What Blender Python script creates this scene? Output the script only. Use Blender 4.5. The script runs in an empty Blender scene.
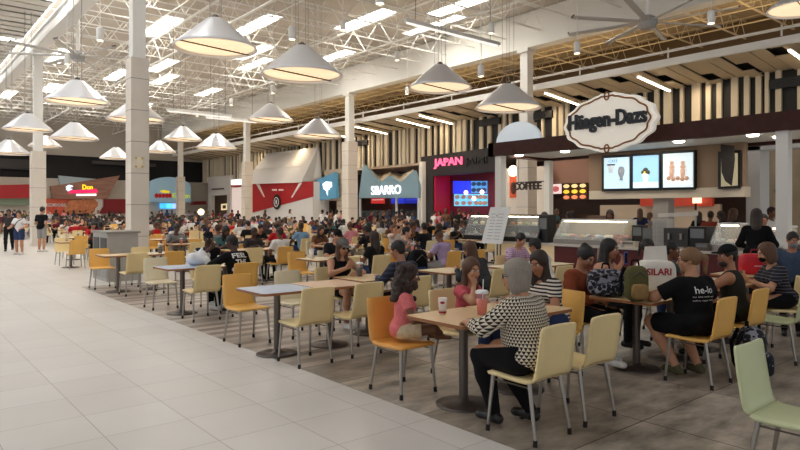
import bpy, bmesh, math, random
import numpy as np
from mathutils import Vector, Matrix
from mathutils.bvhtree import BVHTree

rnd = random.Random(11)
SC = bpy.context.scene
COL = SC.collection
PI = math.pi
# world axes: X = across the hall (towards the shops), Y = along the hall, Z up; metres
EYE, FOC, HOR = 1.62, 625.0, 211.0
FW, RT = (.641, .767), (.767, -.641)          # camera forward / right on the floor plan


def onF(px, py, z=0.0):
    d = FOC * (EYE - z) / (py - HOR)
    l = (px - 400) / FOC * d
    return Vector((FW[0]*d + RT[0]*l, FW[1]*d + RT[1]*l, z))


def onV(px, py, v):
    t = (px - 400) / FOC
    d = v / (FW[0] + RT[0]*t)
    return Vector((v, d*(FW[1] + RT[1]*t), EYE + (HOR - py)/FOC*d))


def onU(px, py, u):
    t = (px - 400) / FOC
    d = u / (FW[1] + RT[1]*t)
    return Vector((d*(FW[0] + RT[0]*t), u, EYE + (HOR - py)/FOC*d))


# ------------------------------------------------------------------ materials
def s2l(c):
    return tuple(((x/12.92) if x <= .04045 else ((x+.055)/1.055)**2.4) for x in (v/255 for v in c))


MATS = {}


def mat(name, rgb, rough=.5, metal=0.0, emit=None, estr=0.0, spec=.5, coat=0.0, noise=0.0, nscale=20.0, sheen=0):
    if name in MATS:
        return MATS[name]
    m = bpy.data.materials.new(name)
    m.use_nodes = True
    nt = m.node_tree
    b = nt.nodes['Principled BSDF']
    col = (*s2l(rgb), 1)
    b.inputs['Base Color'].default_value = col
    b.inputs['Roughness'].default_value = rough
    b.inputs['Metallic'].default_value = metal
    b.inputs['Specular IOR Level'].default_value = spec
    b.inputs['Coat Weight'].default_value = coat
    if sheen:
        b.inputs['Sheen Weight'].default_value = sheen
    if emit is not None:
        b.inputs['Emission Color'].default_value = (*s2l(emit), 1)
        b.inputs['Emission Strength'].default_value = estr
    if noise > 0:
        tc = nt.nodes.new('ShaderNodeTexCoord')
        nz = nt.nodes.new('ShaderNodeTexNoise')
        nz.inputs['Scale'].default_value = nscale
        nz.inputs['Detail'].default_value = 4
        nt.links.new(tc.outputs['Object'], nz.inputs['Vector'])
        rp = nt.nodes.new('ShaderNodeMapRange')
        rp.inputs['From Min'].default_value = .3
        rp.inputs['From Max'].default_value = .7
        rp.inputs['To Min'].default_value = 1 - noise
        rp.inputs['To Max'].default_value = 1 + noise
        nt.links.new(nz.outputs['Fac'], rp.inputs['Value'])
        mx = nt.nodes.new('ShaderNodeMix')
        mx.data_type = 'RGBA'
        mx.blend_type = 'MULTIPLY'
        mx.inputs[0].default_value = 1
        mx.inputs[6].default_value = col
        nt.links.new(rp.outputs['Result'], mx.inputs[7])
        nt.links.new(mx.outputs[2], b.inputs['Base Color'])
    MATS[name] = m
    return m


def node_mat(name):
    m = bpy.data.materials.new(name)
    m.use_nodes = True
    MATS[name] = m
    nt = m.node_tree
    return m, nt, nt.nodes['Principled BSDF'], nt.nodes.new, nt.links.new


def vmath(nt, op, a, b=None):
    n = nt.nodes.new('ShaderNodeMath')
    n.operation = op
    for i, x in enumerate((a, b)):
        if x is None:
            continue
        if isinstance(x, (int, float)):
            n.inputs[i].default_value = x
        else:
            nt.links.new(x, n.inputs[i])
    return n.outputs[0]


def mixc(nt, fac, a, b, mode='MIX'):
    n = nt.nodes.new('ShaderNodeMix')
    n.data_type = 'RGBA'
    n.blend_type = mode
    for i, x in ((0, fac), (6, a), (7, b)):
        if isinstance(x, (int, float)):
            n.inputs[i].default_value = x
        elif isinstance(x, tuple):
            n.inputs[i].default_value = (*x, 1) if len(x) == 3 else x
        else:
            nt.links.new(x, n.inputs[i])
    return n.outputs[2]


def tile_mat(name, c1, c2, mort, tw, th, off, rough, m_size=.004, stain=0.0, origin=(0, 0), rot=0.0, grain=None):
    m, nt, b, N, L = node_mat(name)
    tc = N('ShaderNodeTexCoord')
    mp = N('ShaderNodeMapping')
    mp.inputs['Location'].default_value = (origin[0], origin[1], 0)
    mp.inputs['Rotation'].default_value = (0, 0, rot)
    L(tc.outputs['Object'], mp.inputs['Vector'])
    br = N('ShaderNodeTexBrick')
    br.offset = off
    br.squash = 1.0
    br.inputs['Color1'].default_value = (*s2l(c1), 1)
    br.inputs['Color2'].default_value = (*s2l(c2), 1)
    br.inputs['Mortar'].default_value = (*s2l(mort), 1)
    br.inputs['Scale'].default_value = 1
    br.inputs['Mortar Size'].default_value = m_size
    br.inputs['Mortar Smooth'].default_value = .1
    br.inputs['Brick Width'].default_value = tw
    br.inputs['Row Height'].default_value = th
    L(mp.outputs['Vector'], br.inputs['Vector'])
    col = br.outputs['Color']
    nz = N('ShaderNodeTexNoise')
    mp2 = N('ShaderNodeMapping')
    mp2.inputs['Scale'].default_value = grain or (1.3, 1.3, 1)
    mp2.inputs['Rotation'].default_value = (0, 0, rot)
    L(tc.outputs['Object'], mp2.inputs['Vector'])
    L(mp2.outputs['Vector'], nz.inputs['Vector'])
    nz.inputs['Scale'].default_value = 1.6
    nz.inputs['Detail'].default_value = 8
    nz.inputs['Roughness'].default_value = .62
    rp = N('ShaderNodeMapRange')
    rp.inputs['From Min'].default_value = .3
    rp.inputs['From Max'].default_value = .7
    rp.inputs['To Min'].default_value = 1 - stain
    rp.inputs['To Max'].default_value = 1 + stain*.6
    L(nz.outputs['Fac'], rp.inputs['Value'])
    col = mixc(nt, 1.0, col, rp.outputs['Result'], 'MULTIPLY')
    L(col, b.inputs['Base Color'])
    rr = N('ShaderNodeMapRange')
    rr.inputs['To Min'].default_value = rough - .08
    rr.inputs['To Max'].default_value = rough + .12
    L(nz.outputs['Fac'], rr.inputs['Value'])
    L(rr.outputs['Result'], b.inputs['Roughness'])
    return m


def stripe_mat(name, c1, c2, scale, axis='Z', duty=.5):
    m, nt, b, N, L = node_mat(name)
    tc = N('ShaderNodeTexCoord')
    sp = N('ShaderNodeSeparateXYZ')
    L(tc.outputs['Object'], sp.inputs[0])
    f = vmath(nt, 'FRACT', vmath(nt, 'MULTIPLY', sp.outputs[axis], scale))
    g = vmath(nt, 'GREATER_THAN', f, duty)
    L(mixc(nt, g, s2l(c1), s2l(c2)), b.inputs['Base Color'])
    b.inputs['Roughness'].default_value = .85
    return m


def triangle_mat(name, c1, c2, s):
    m, nt, b, N, L = node_mat(name)
    tc = N('ShaderNodeTexCoord')
    sp = N('ShaderNodeSeparateXYZ')
    L(tc.outputs['Object'], sp.inputs[0])
    an = vmath(nt, 'ARCTAN2', sp.outputs['X'], vmath(nt, 'MULTIPLY', vmath(nt, 'SUBTRACT', sp.outputs['Y'], .06), -1.0))
    xx = vmath(nt, 'MULTIPLY', vmath(nt, 'MULTIPLY', an, .20), s)
    zz = vmath(nt, 'MULTIPLY', sp.outputs['Z'], s)
    row = vmath(nt, 'FLOOR', zz)
    fx = vmath(nt, 'FRACT', vmath(nt, 'ADD', xx, vmath(nt, 'MULTIPLY', row, .5)))
    fz = vmath(nt, 'FRACT', zz)
    g = vmath(nt, 'GREATER_THAN', vmath(nt, 'MULTIPLY', vmath(nt, 'ABSOLUTE', vmath(nt, 'SUBTRACT', fx, .5)), 2.0), fz)
    L(mixc(nt, g, s2l(c1), s2l(c2)), b.inputs['Base Color'])
    b.inputs['Roughness'].default_value = .85
    return m


def plaid_mat(name, c1, c2, c3, s):
    m, nt, b, N, L = node_mat(name)
    tc = N('ShaderNodeTexCoord')
    sp = N('ShaderNodeSeparateXYZ')
    L(tc.outputs['Object'], sp.inputs[0])
    fx = vmath(nt, 'GREATER_THAN', vmath(nt, 'FRACT', vmath(nt, 'MULTIPLY', sp.outputs['X'], s)), .6)
    fz = vmath(nt, 'GREATER_THAN', vmath(nt, 'FRACT', vmath(nt, 'MULTIPLY', sp.outputs['Z'], s)), .6)
    a = mixc(nt, fx, s2l(c1), s2l(c2))
    L(mixc(nt, vmath(nt, 'MULTIPLY', fz, .6), a, s2l(c3)), b.inputs['Base Color'])
    b.inputs['Roughness'].default_value = .85
    return m


CHILD = {}


def par(o, p):
    o.parent = p
    CHILD.setdefault(p, []).append(o)


def kids(o):
    return CHILD.get(o, [])


# ------------------------------------------------------------------ mesh builder
class MB:
    def __init__(s):
        s.v, s.f, s.m, s.sm = [], [], [], []

    def add(s, vs, fs, mi=0, smooth=False):
        o = len(s.v)
        s.v += [tuple(p) for p in vs]
        for f in fs:
            s.f.append([i + o for i in f])
            s.m.append(mi)
            s.sm.append(smooth)
        return s

    def box(s, c, size, mi=0, rz=0.0, M=None):
        hx, hy, hz = size[0]/2, size[1]/2, size[2]/2
        vs = [Vector((x*hx, y*hy, z*hz)) for z in (-1, 1) for y in (-1, 1) for x in (-1, 1)]
        R = M if M is not None else Matrix.Rotation(rz, 3, 'Z')
        c = Vector(c)
        vs = [R @ p + c for p in vs]
        return s.add(vs, [(0, 2, 3, 1), (4, 5, 7, 6), (0, 1, 5, 4), (2, 6, 7, 3), (0, 4, 6, 2), (1, 3, 7, 5)], mi)

    def bx(s, x0, x1, y0, y1, z0, z1, mi=0):
        return s.box(((x0+x1)/2, (y0+y1)/2, (z0+z1)/2), (abs(x1-x0), abs(y1-y0), abs(z1-z0)), mi)

    def tube(s, a, b, r1, r2=None, n=10, mi=0, caps=True, smooth=True):
        r2 = r1 if r2 is None else r2
        a, b = Vector(a), Vector(b)
        d = (b-a).normalized()
        u = d.orthogonal().normalized()
        w = d.cross(u)
        vs = []
        for c, r in ((a, r1), (b, r2)):
            for i in range(n):
                t = 2*PI*i/n + PI/n
                vs.append(c + u*(r*math.cos(t)) + w*(r*math.sin(t)))
        fs = [(i, (i+1) % n, n+(i+1) % n, n+i) for i in range(n)]
        s.add(vs, fs, mi, smooth)
        if caps:
            s.add(vs, [tuple(range(n-1, -1, -1)), tuple(range(n, 2*n))], mi, False)
        return s

    def path(s, pts, r, n=8, mi=0):
        for a, b in zip(pts[:-1], pts[1:]):
            s.tube(a, b, r, r, n, mi)
        return s

    def lathe(s, prof, c=(0, 0, 0), n=24, mi=0, smooth=True, M=None):
        c = Vector(c)
        vs, rows = [], []
        for r, z in prof:
            if r < 1e-6:
                rows.append([len(vs)])
                vs.append(Vector((0, 0, z)))
            else:
                rows.append(list(range(len(vs), len(vs)+n)))
                vs += [Vector((r*math.cos(2*PI*i/n), r*math.sin(2*PI*i/n), z)) for i in range(n)]
        fs = []
        for A, B in zip(rows[:-1], rows[1:]):
            for i in range(n):
                j = (i+1) % n
                if len(A) == 1 and len(B) == 1:
                    continue
                if len(A) == 1:
                    fs.append((A[0], B[j], B[i]))
                elif len(B) == 1:
                    fs.append((A[i], A[j], B[0]))
                else:
                    fs.append((A[i], A[j], B[j], B[i]))
        if M is not None:
            vs = [M @ p for p in vs]
        return s.add([p + c for p in vs], fs, mi, smooth)

    def ball(s, c, r, n=12, mi=0, M=None):
        r = (r, r, r) if isinstance(r, (int, float)) else r
        k = max(4, n//2)
        prof = [(math.sin(PI*i/k), -math.cos(PI*i/k)) for i in range(k+1)]
        prof[0] = (0, -1)
        prof[-1] = (0, 1)
        S = Matrix.Diagonal(Vector(r))
        return s.lathe(prof, c, n, mi, True, (M @ S) if M is not None else S)

    def prism(s, poly, off, mi=0):
        """poly: list of 3D points (planar); off: extrusion vector"""
        poly = [Vector(p) for p in poly]
        off = Vector(off)
        n = len(poly)
        vs = poly + [p + off for p in poly]
        fs = [tuple(range(n-1, -1, -1)), tuple(range(n, 2*n))] + [(i, (i+1) % n, n+(i+1) % n, n+i) for i in range(n)]
        return s.add(vs, fs, mi)

    def build(s, name, mats, parent=None, loc=None):
        me = bpy.data.meshes.new(name)
        me.from_pydata(s.v, [], s.f)
        bm = bmesh.new()
        bm.from_mesh(me)
        bmesh.ops.recalc_face_normals(bm, faces=bm.faces)
        bm.to_mesh(me)
        bm.free()
        me.polygons.foreach_set('material_index', s.m)
        me.polygons.foreach_set('use_smooth', s.sm)
        if not isinstance(mats, (list, tuple)):
            mats = [mats]
        for m in mats:
            me.materials.append(m)
        o = bpy.data.objects.new(name, me)
        COL.objects.link(o)
        if parent is not None:
            par(o, parent)
        if loc is not None:
            o.location = loc
        return o


def link_mesh(name, me, m, parent=None):
    o = bpy.data.objects.new(name, me)
    COL.objects.link(o)
    if m is not None:
        if not me.materials:
            me.materials.append(m)
        o.material_slots[0].link = 'OBJECT'
        o.material_slots[0].material = m
    if parent is not None:
        par(o, parent)
    return o


def empty(name, loc, rz=0.0):
    o = bpy.data.objects.new(name, None)
    COL.objects.link(o)
    o.location = loc
    o.rotation_euler = (0, 0, rz)
    o.empty_display_size = .1
    return o


def tag(o, label=None, cat=None, group=None, kind=None):
    if label:
        o['label'] = label
    if cat:
        o['category'] = cat
    if group:
        o['group'] = group
    if kind:
        o['kind'] = kind
    return o


def struct(o):
    o['kind'] = 'structure'
    return o


def copy_tree(o, parent=None):
    c = o.copy()
    COL.objects.link(c)
    c.parent = None
    if parent is not None:
        par(c, parent)
    for ch in kids(o):
        copy_tree(ch, c)
    return c


def rrect(w, d, r, n=5):
    pts = []
    for cx, cy, a0 in ((w/2-r, d/2-r, 0), (-w/2+r, d/2-r, PI/2), (-w/2+r, -d/2+r, PI), (w/2-r, -d/2+r, 1.5*PI)):
        for i in range(n+1):
            a = a0 + PI/2*i/n
            pts.append((cx + r*math.cos(a), cy + r*math.sin(a)))
    return pts


FACE_V = Matrix(((0, 0, -1), (-1, 0, 0), (0, 1, 0)))     # local x -> -Y, y -> Z, z -> -X  (faces the camera side)
FACE_U = Matrix(((1, 0, 0), (0, 0, -1), (0, 1, 0)))      # local x -> +X, y -> Z, z -> -Y


def text_mesh(body, size, extrude=.02, bold=0.0, align='LEFT', spacing=1.0, shear=0.0):
    cu = bpy.data.curves.new('letters', 'FONT')
    cu.body = body
    cu.size = size
    cu.extrude = extrude
    cu.offset = bold
    cu.align_x = align
    cu.space_character = spacing
    cu.shear = shear
    cu.resolution_u = 3
    o = bpy.data.objects.new('letters', cu)
    COL.objects.link(o)
    dg = bpy.context.evaluated_depsgraph_get()
    me = bpy.data.meshes.new_from_object(o.evaluated_get(dg))
    bpy.data.objects.remove(o)
    bpy.data.curves.remove(cu)
    return me


def text_fit(name, body, p0, width, height, R, m, parent, extrude=.02, bold=0.0):
    """lettering whose lower left corner is p0, stretched to width x height, in frame R"""
    me = text_mesh(body, 1.0, extrude, bold)
    co = np.empty(len(me.vertices)*3, np.float32)
    me.vertices.foreach_get('co', co)
    co = co.reshape(-1, 3)
    lo, hi = co.min(0), co.max(0)
    co[:, 0] = (co[:, 0]-lo[0])*(width/(hi[0]-lo[0]))
    co[:, 1] = (co[:, 1]-lo[1])*(height/(hi[1]-lo[1]))
    Rn = np.array(R)
    co = co @ Rn.T + np.array(p0)
    me.vertices.foreach_set('co', co.astype(np.float32).ravel())
    me.update()
    me.materials.clear()
    o = bpy.data.objects.new(name, me)
    COL.objects.link(o)
    me.materials.append(m)
    par(o, parent)
    return o

# ------------------------------------------------------------------ implicit bodies (people, soft bags)
class Prim:
    __slots__ = ('kind', 'a', 'b', 'r1', 'r2', 'R', 'k', 'op', 'cut')

    def __init__(s, kind, a, b=None, r1=0, r2=0, R=None, k=.03, op='add', cut=False):
        s.kind, s.a, s.b, s.r1, s.r2, s.R, s.k, s.op, s.cut = kind, a, b, r1, r2, R, k, op, cut

    def bounds(s):
        if s.kind == 'rc':
            r = max(s.r1, s.r2)
            a, b = np.array(s.a), np.array(s.b)
            return np.minimum(a, b)-r, np.maximum(a, b)+r
        if s.kind == 'el':
            r = max(s.r1)
            return np.array(s.a)-r, np.array(s.a)+r
        return np.array(s.a)-9, np.array(s.a)+9

    def ev(s, X, Y, Z):
        if s.kind == 'rc':
            a, b = np.array(s.a), np.array(s.b)
            d = b-a
            L2 = max(float(d@d), 1e-9)
            px, py, pz = X-a[0], Y-a[1], Z-a[2]
            tt = (px*d[0]+py*d[1]+pz*d[2])/L2
            t = np.clip(tt, 0, 1)
            D = np.sqrt((px-t*d[0])**2+(py-t*d[1])**2+(pz-t*d[2])**2) - (s.r1+(s.r2-s.r1)*t)
            if s.cut:
                D = np.maximum(D, (tt-1)*math.sqrt(L2))
            return D
        if s.kind == 'el':
            px, py, pz = X-s.a[0], Y-s.a[1], Z-s.a[2]
            if s.R is not None:
                R = s.R
                q = [R[0][i]*px+R[1][i]*py+R[2][i]*pz for i in range(3)]
            else:
                q = [px, py, pz]
            k0 = np.sqrt(sum((q[i]/s.r1[i])**2 for i in range(3)))
            k1 = np.sqrt(sum((q[i]/s.r1[i]**2)**2 for i in range(3))) + 1e-9
            return k0*(k0-1)/k1
        if s.kind == 'hs':      # half space: b = outward normal, inside where (p-a).n < 0
            n = s.b
            return (X-s.a[0])*n[0]+(Y-s.a[1])*n[1]+(Z-s.a[2])*n[2]


def RC(a, b, r1, r2=None, k=.03, op='add', cut=False):
    return Prim('rc', tuple(a), tuple(b), r1, r1 if r2 is None else r2, None, k, op, cut)


def EL(c, r, R=None, k=.03, op='add'):
    return Prim('el', tuple(c), None, tuple(r), 0, R, k, op)


def HS(p, n, k=.004):
    return Prim('hs', tuple(p), tuple(n), 0, 0, None, k, 'cut')


EDG = [(0, 1), (2, 3), (4, 5), (6, 7), (0, 2), (1, 3), (4, 6), (5, 7), (0, 4), (1, 5), (2, 6), (3, 7)]
CO8 = np.array([(i & 1, (i >> 1) & 1, (i >> 2) & 1) for i in range(8)])


def sdf_mesh(name, prims, h):
    adds = [p for p in prims if p.op == 'add']
    lo = np.min([p.bounds()[0] for p in adds], 0) - 4*h - .03
    hi = np.max([p.bounds()[1] for p in adds], 0) + 4*h + .03
    n = np.ceil((hi-lo)/h).astype(int)+1
    F = np.full(n, 1.0, np.float32)
    ax = [lo[i]+h*np.arange(n[i]) for i in range(3)]
    for p in prims:
        if p.op == 'cut':
            sl = tuple(slice(0, n[i]) for i in range(3))
        else:
            a, b = p.bounds()
            m = p.k+3*h
            sl = tuple(slice(max(0, int((a[i]-m-lo[i])/h)), min(n[i], int((b[i]+m-lo[i])/h)+2)) for i in range(3))
        X, Y, Z = (ax[0][sl[0]][:, None, None], ax[1][sl[1]][None, :, None], ax[2][sl[2]][None, None, :])
        d = p.ev(X, Y, Z)
        S = F[sl]
        k = max(p.k, 1e-4)
        if p.op == 'add':
            t = np.clip(.5+.5*(S-d)/k, 0, 1)
            F[sl] = S*(1-t)+d*t-k*t*(1-t)
        else:
            if p.op == 'sub':
                d = -d
            t = np.clip(.5-.5*(S-d)/k, 0, 1)
            F[sl] = S*(1-t)+d*t+k*t*(1-t)
    ins = F < 0
    c = np.zeros(tuple(n-1), np.int8)
    for o in CO8:
        c += ins[o[0]:n[0]-1+o[0], o[1]:n[1]-1+o[1], o[2]:n[2]-1+o[2]]
    act = np.argwhere((c > 0) & (c < 8))
    vals = np.stack([F[act[:, 0]+o[0], act[:, 1]+o[1], act[:, 2]+o[2]] for o in CO8], 1)
    acc = np.zeros((len(act), 3))
    cnt = np.zeros(len(act))
    for i, j in EDG:
        a, b = vals[:, i], vals[:, j]
        x = (a < 0) != (b < 0)
        t = np.where(x, a/np.where(x, a-b, 1), 0)
        acc += np.where(x[:, None], CO8[i]+t[:, None]*(CO8[j]-CO8[i]), 0)
        cnt += x
    vs = (act + acc/cnt[:, None])*h + lo
    idx = np.full(tuple(n-1), -1, np.int32)
    idx[act[:, 0], act[:, 1], act[:, 2]] = np.arange(len(act))
    quads = []
    for axn in range(3):
        b, cc = [(1, 2), (2, 0), (0, 1)][axn]
        s0 = [slice(None)]*3
        s1 = [slice(None)]*3
        s0[axn] = slice(0, -1)
        s1[axn] = slice(1, None)
        A, B = ins[tuple(s0)], ins[tuple(s1)]
        e = np.argwhere(A != B)
        ok = np.ones(len(e), bool)
        for i in range(3):
            if i != axn:
                ok &= (e[:, i] > 0) & (e[:, i] < n[i]-1)
        e = e[ok]
        fl = A[e[:, 0], e[:, 1], e[:, 2]]
        q = []
        for db, dc in ((0, 0), (-1, 0), (-1, -1), (0, -1)):
            g = e.copy()
            g[:, b] += db
            g[:, cc] += dc
            q.append(idx[g[:, 0], g[:, 1], g[:, 2]])
        q = np.stack(q, 1)
        q[~fl] = q[~fl][:, ::-1]
        quads.append(q)
    q = np.concatenate(quads)
    q = q[(q >= 0).all(1)]
    me = bpy.data.meshes.new(name)
    me.vertices.add(len(vs))
    me.vertices.foreach_set('co', vs.astype(np.float32).ravel())
    me.loops.add(len(q)*4)
    me.loops.foreach_set('vertex_index', q.astype(np.int32).ravel())
    me.polygons.add(len(q))
    me.polygons.foreach_set('loop_start', np.arange(0, len(q)*4, 4, dtype=np.int32))
    me.update(calc_edges=True)
    me.polygons.foreach_set('use_smooth', np.ones(len(q), bool))
    me.update()
    return me


def rotm(yaw=0, pitch=0, roll=0):
    """yaw left(+)/right(-) about Z, pitch down(+) about X, roll"""
    return (Matrix.Rotation(yaw, 3, 'Z') @ Matrix.Rotation(-pitch, 3, 'X') @ Matrix.Rotation(roll, 3, 'Y'))


def pose(**p):
    """joint positions in metres: faces +Y, floor at z=0"""
    d = dict(sex='m', g=1.0, lean=.12, twist=0.0, side=0.0, hy=0.0, hp=.1, hr=0.0, hs=1.0, seat=.46, stand=False,
             lh=(-.16, .34, .775), rh=(.16, .34, .775), le=(-.6, -.2, -.6), re=(.6, -.2, -.6), lk=None, rk=None, la=None, ra=None,
             curl=.5, lcurl=None, rcurl=None, ldir=None, rdir=None, lnor=(0, 0, -1), rnor=(0, 0, -1), gap=.11)
    d.update(p)
    J = dict(d)
    st = d['stand']
    H = Vector((0, -.03, .93)) if st else Vector((0, -.05, d['seat']+.102))
    J['H'] = H
    sp = Vector((math.sin(d['side']), math.sin(d['lean']), math.cos(d['lean']))).normalized()
    Rt = Matrix.Rotation(-d['lean'], 3, 'X')
    Ru = Matrix.Rotation(d['side'], 3, 'Y') @ Rt
    Rc = Ru @ Matrix.Rotation(d['twist'], 3, 'Z')
    J['Rp'], J['Rc'], J['Ru'] = Ru, Rc, Ru
    up = Ru @ Vector((0, 0, 1))
    fw = Rc @ Vector((0, 1, 0))
    rx = Rc @ Vector((1, 0, 0))
    J['up'], J['fw'], J['rx'] = up, fw, rx
    J['waist'] = H + up*.155
    J['chest'] = H + up*.305 + fw*.01
    sw = .175 if d['sex'] == 'm' else .155
    J['sw'] = sw
    J['nb'] = H + up*.435 + fw*.01
    for s, n in ((-1, 'l'), (1, 'r')):
        J[n+'S'] = H + up*.395 + rx*(s*sw)
    Rh = Matrix.Rotation(d['hy'] + d['twist'], 3, 'Z') @ Matrix.Rotation(-d['hp'], 3, 'X') @ Matrix.Rotation(d['hr'], 3, 'Y')
    J['Rh'] = Rh
    J['hc'] = J['nb'] + (up*.6 + Vector((0, 0, .4)) + fw*.12)*.10 + Rh @ Vector((0, .015, .105*d['hs']))
    for s, n in ((-1, 'l'), (1, 'r')):
        S = J[n+'S']
        W = Vector(d[n+'h'])
        a, b = .285, .255
        v = W-S
        L = v.length
        if L > a+b-.005:
            W = S + v.normalized()*(a+b-.005)
            v = W-S
            L = v.length
        hint = Vector(d[n+'e'])
        u = v.normalized()
        hp = (hint - u*hint.dot(u)).normalized()
        ca = (a*a+L*L-b*b)/(2*a*L)
        ca = max(-1, min(1, ca))
        E = S + u*(a*ca) + hp*(a*math.sqrt(1-ca*ca))
        J[n+'E'], J[n+'W'] = E, W
        hd = d[n+'dir']
        J[n+'D'] = Vector(hd).normalized() if hd else (W-E).normalized()
        J[n+'hip'] = H + Vector((s*.085*d['g'], .02, -.01))
        g = d['gap']
        if st:
            J[n+'K'] = Vector(d[n+'k']) if d[n+'k'] else Vector((s*.10, .0, .5))
            J[n+'A'] = Vector(d[n+'a']) if d[n+'a'] else Vector((s*.10, -.03, .085))
        else:
            J[n+'K'] = Vector(d[n+'k']) if d[n+'k'] else Vector((s*g, .38, d['seat']+.075))
            J[n+'A'] = Vector(d[n+'a']) if d[n+'a'] else Vector((s*g, .36, .085))
    return J


def torso_prims(J, f=0.0, k=.04):
    g, H, up, fw, rx, Rp, Rc = J['g'], J['H'], J['up'], J['fw'], J['rx'], J['Rp'], J['Rc']
    fem = J['sex'] == 'f'
    P = [EL(H + up*.01 + fw*-.02, (.16*g+f, .115*g+f, .115+f), Rp, k),
         EL(J['waist'] + fw*(.01+.03*(g-1)), (.125*g+f, .10*g**1.2+f, .16+f), Rp, k),
         EL(J['chest'], (.15*g**.8+f, .108*g**.8+f, .165+f), Rc, k)]
    for n in 'lr':
        P.append(RC(J[n+'S'] - up*.005, J['nb'] - up*.035, .058+f*.8, .062+f*.6, k))
    if fem:
        for s in (-1, 1):
            P.append(EL(J['chest'] + rx*(s*.072) + fw*.075 - up*.01, (.066*g+f, .06*g+f, .068*g+f), Rc, .03))
    return P


def arm_prims(J, n, f=0.0, upto=2.0, k=.03):
    g = J['g']**.7
    S, E, W = J[n+'S'], J[n+'E'], J[n+'W']
    P = []
    if upto <= 1.0:
        P.append(RC(S, S.lerp(E, upto), .054*g+f, .054*g+f + (.046-.054)*g*upto + .004, k, cut=True))
    else:
        P.append(RC(S, E, .054*g+f, .041*g+f, k))
        P.append(RC(E, E.lerp(W, upto-1), .041*g+f, (.041+(.028-.041)*(upto-1))*g+f, k, cut=upto < 2))
    return P


def leg_prims(J, n, f=0.0, upto=2.0, k=.03):
    g = J['g']**.8
    A, K, F_ = J[n+'hip'], J[n+'K'], J[n+'A']
    P = []
    if upto <= 1:
        P.append(RC(A, A.lerp(K, upto), .088*g+f, (.088-.03*upto)*g+f+.012, k, cut=True))
    else:
        P.append(RC(A, K, .088*g+f, .058*g+f, k))
        if upto >= 2:
            P += [RC(K, K.lerp(F_, .35), .056*g+f, .056*g+f, k), RC(K.lerp(F_, .35), F_, .054*g+f, .038+f, k)]
        else:
            P.append(RC(K, K.lerp(F_, upto-1), .056*g+f, .05*g+f, k, cut=True))
    return P


def hand_prims(J, n, h):
    W, D = J[n+'W'], J[n+'D'].normalized()
    N = Vector(J[n+'nor'])
    N = (N - D*N.dot(D))
    N = N.normalized() if N.length > .05 else D.orthogonal().normalized()
    wv = D.cross(N).normalized()
    side = 1 if n == 'r' else -1
    curl = J[n+'curl'] if J[n+'curl'] is not None else J['curl']
    hs = J['hs'] if J['hs'] < 1 else 1.0
    R = Matrix((wv, D, N)).transposed()
    fr = max(.0085, h*.95)
    P = [EL(W + D*.045, (.040, .052, .0155), R, .012)]
    for i, (o, L) in enumerate(((-.030, .072), (-.010, .082), (.010, .076), (.029, .060))):
        b = W + D*.082 + wv*o*1.12
        a1 = curl*.75
        d1 = (D*math.cos(a1) + N*math.sin(a1) + wv*o*2.2).normalized()
        a2 = curl*1.7
        d2 = (D*math.cos(a2) + N*math.sin(a2) + wv*o*1.5).normalized()
        m = b + d1*L*.52
        P.append(RC(b - D*.02, m, fr*1.06, fr, .004))
        P.append(RC(m, m + d2*L*.5, fr, fr*.85, .004))
    # thumb leaves the side of the palm that faces the body's midline
    mid = Vector((-side, 0, 0))
    ts = 1 if wv.dot(mid) > 0 else -1
    t0 = W + D*.022 + wv*(ts*.028)
    t1 = t0 + (D*.7 + wv*ts*.75 + N*.35).normalized()*.038
    t2 = t1 + (D*.95 + wv*ts*.25 + N*.4*(1+curl)).normalized()*.034
    P += [RC(t0, t1, fr*1.25, fr*1.1, .008), RC(t1, t2, fr*1.1, fr*.9, .004)]
    return P


def HP(J, p):
    return J['hc'] + J['Rh'] @ (Vector(p)*J['hs'])


def head_prims(J):
    hs, R = J['hs'], J['Rh']
    e = lambda c, r, k=.02, op='add': EL(HP(J, c), tuple(x*hs for x in r), R, k, op)
    c = lambda a, b, r1, r2, k=.01: RC(HP(J, a), HP(J, b), r1*hs, r2*hs, k)
    P = [RC(J['nb'] - J['up']*.04, HP(J, (0, -.02, -.05)), .056*(J['g']**.5), .052*(J['g']**.4), .025),
         e((0, -.012, .028), (.076, .096, .090)),
         e((0, .022, -.035), (.060*J['g']**.25, .070, .086)),
         e((0, .062, -.094), (.026, .022, .022)),
         e((0, .084, .030), (.045, .012, .012), .012),
         c((0, .088, .012), (0, .107, -.024), .009, .0145),
         e((.015, .094, -.027), (.010, .011, .008), .006), e((-.015, .094, -.027), (.010, .011, .008), .006),
         e((.036, .066, -.028), (.020, .022, .022), .02), e((-.036, .066, -.028), (.020, .022, .022), .02),
         e((0, .090, -.054), (.024, .009, .0065), .005), e((0, .088, -.066), (.019, .009, .0075), .005),
         e((.076, -.006, -.006), (.010, .020, .031), .006), e((-.076, -.006, -.006), (.010, .020, .031), .006),
         e((.033, .090, .006), (.017, .010, .011), .008, 'sub'), e((-.033, .090, .006), (.017, .010, .011), .008, 'sub')]
    return P


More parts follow.
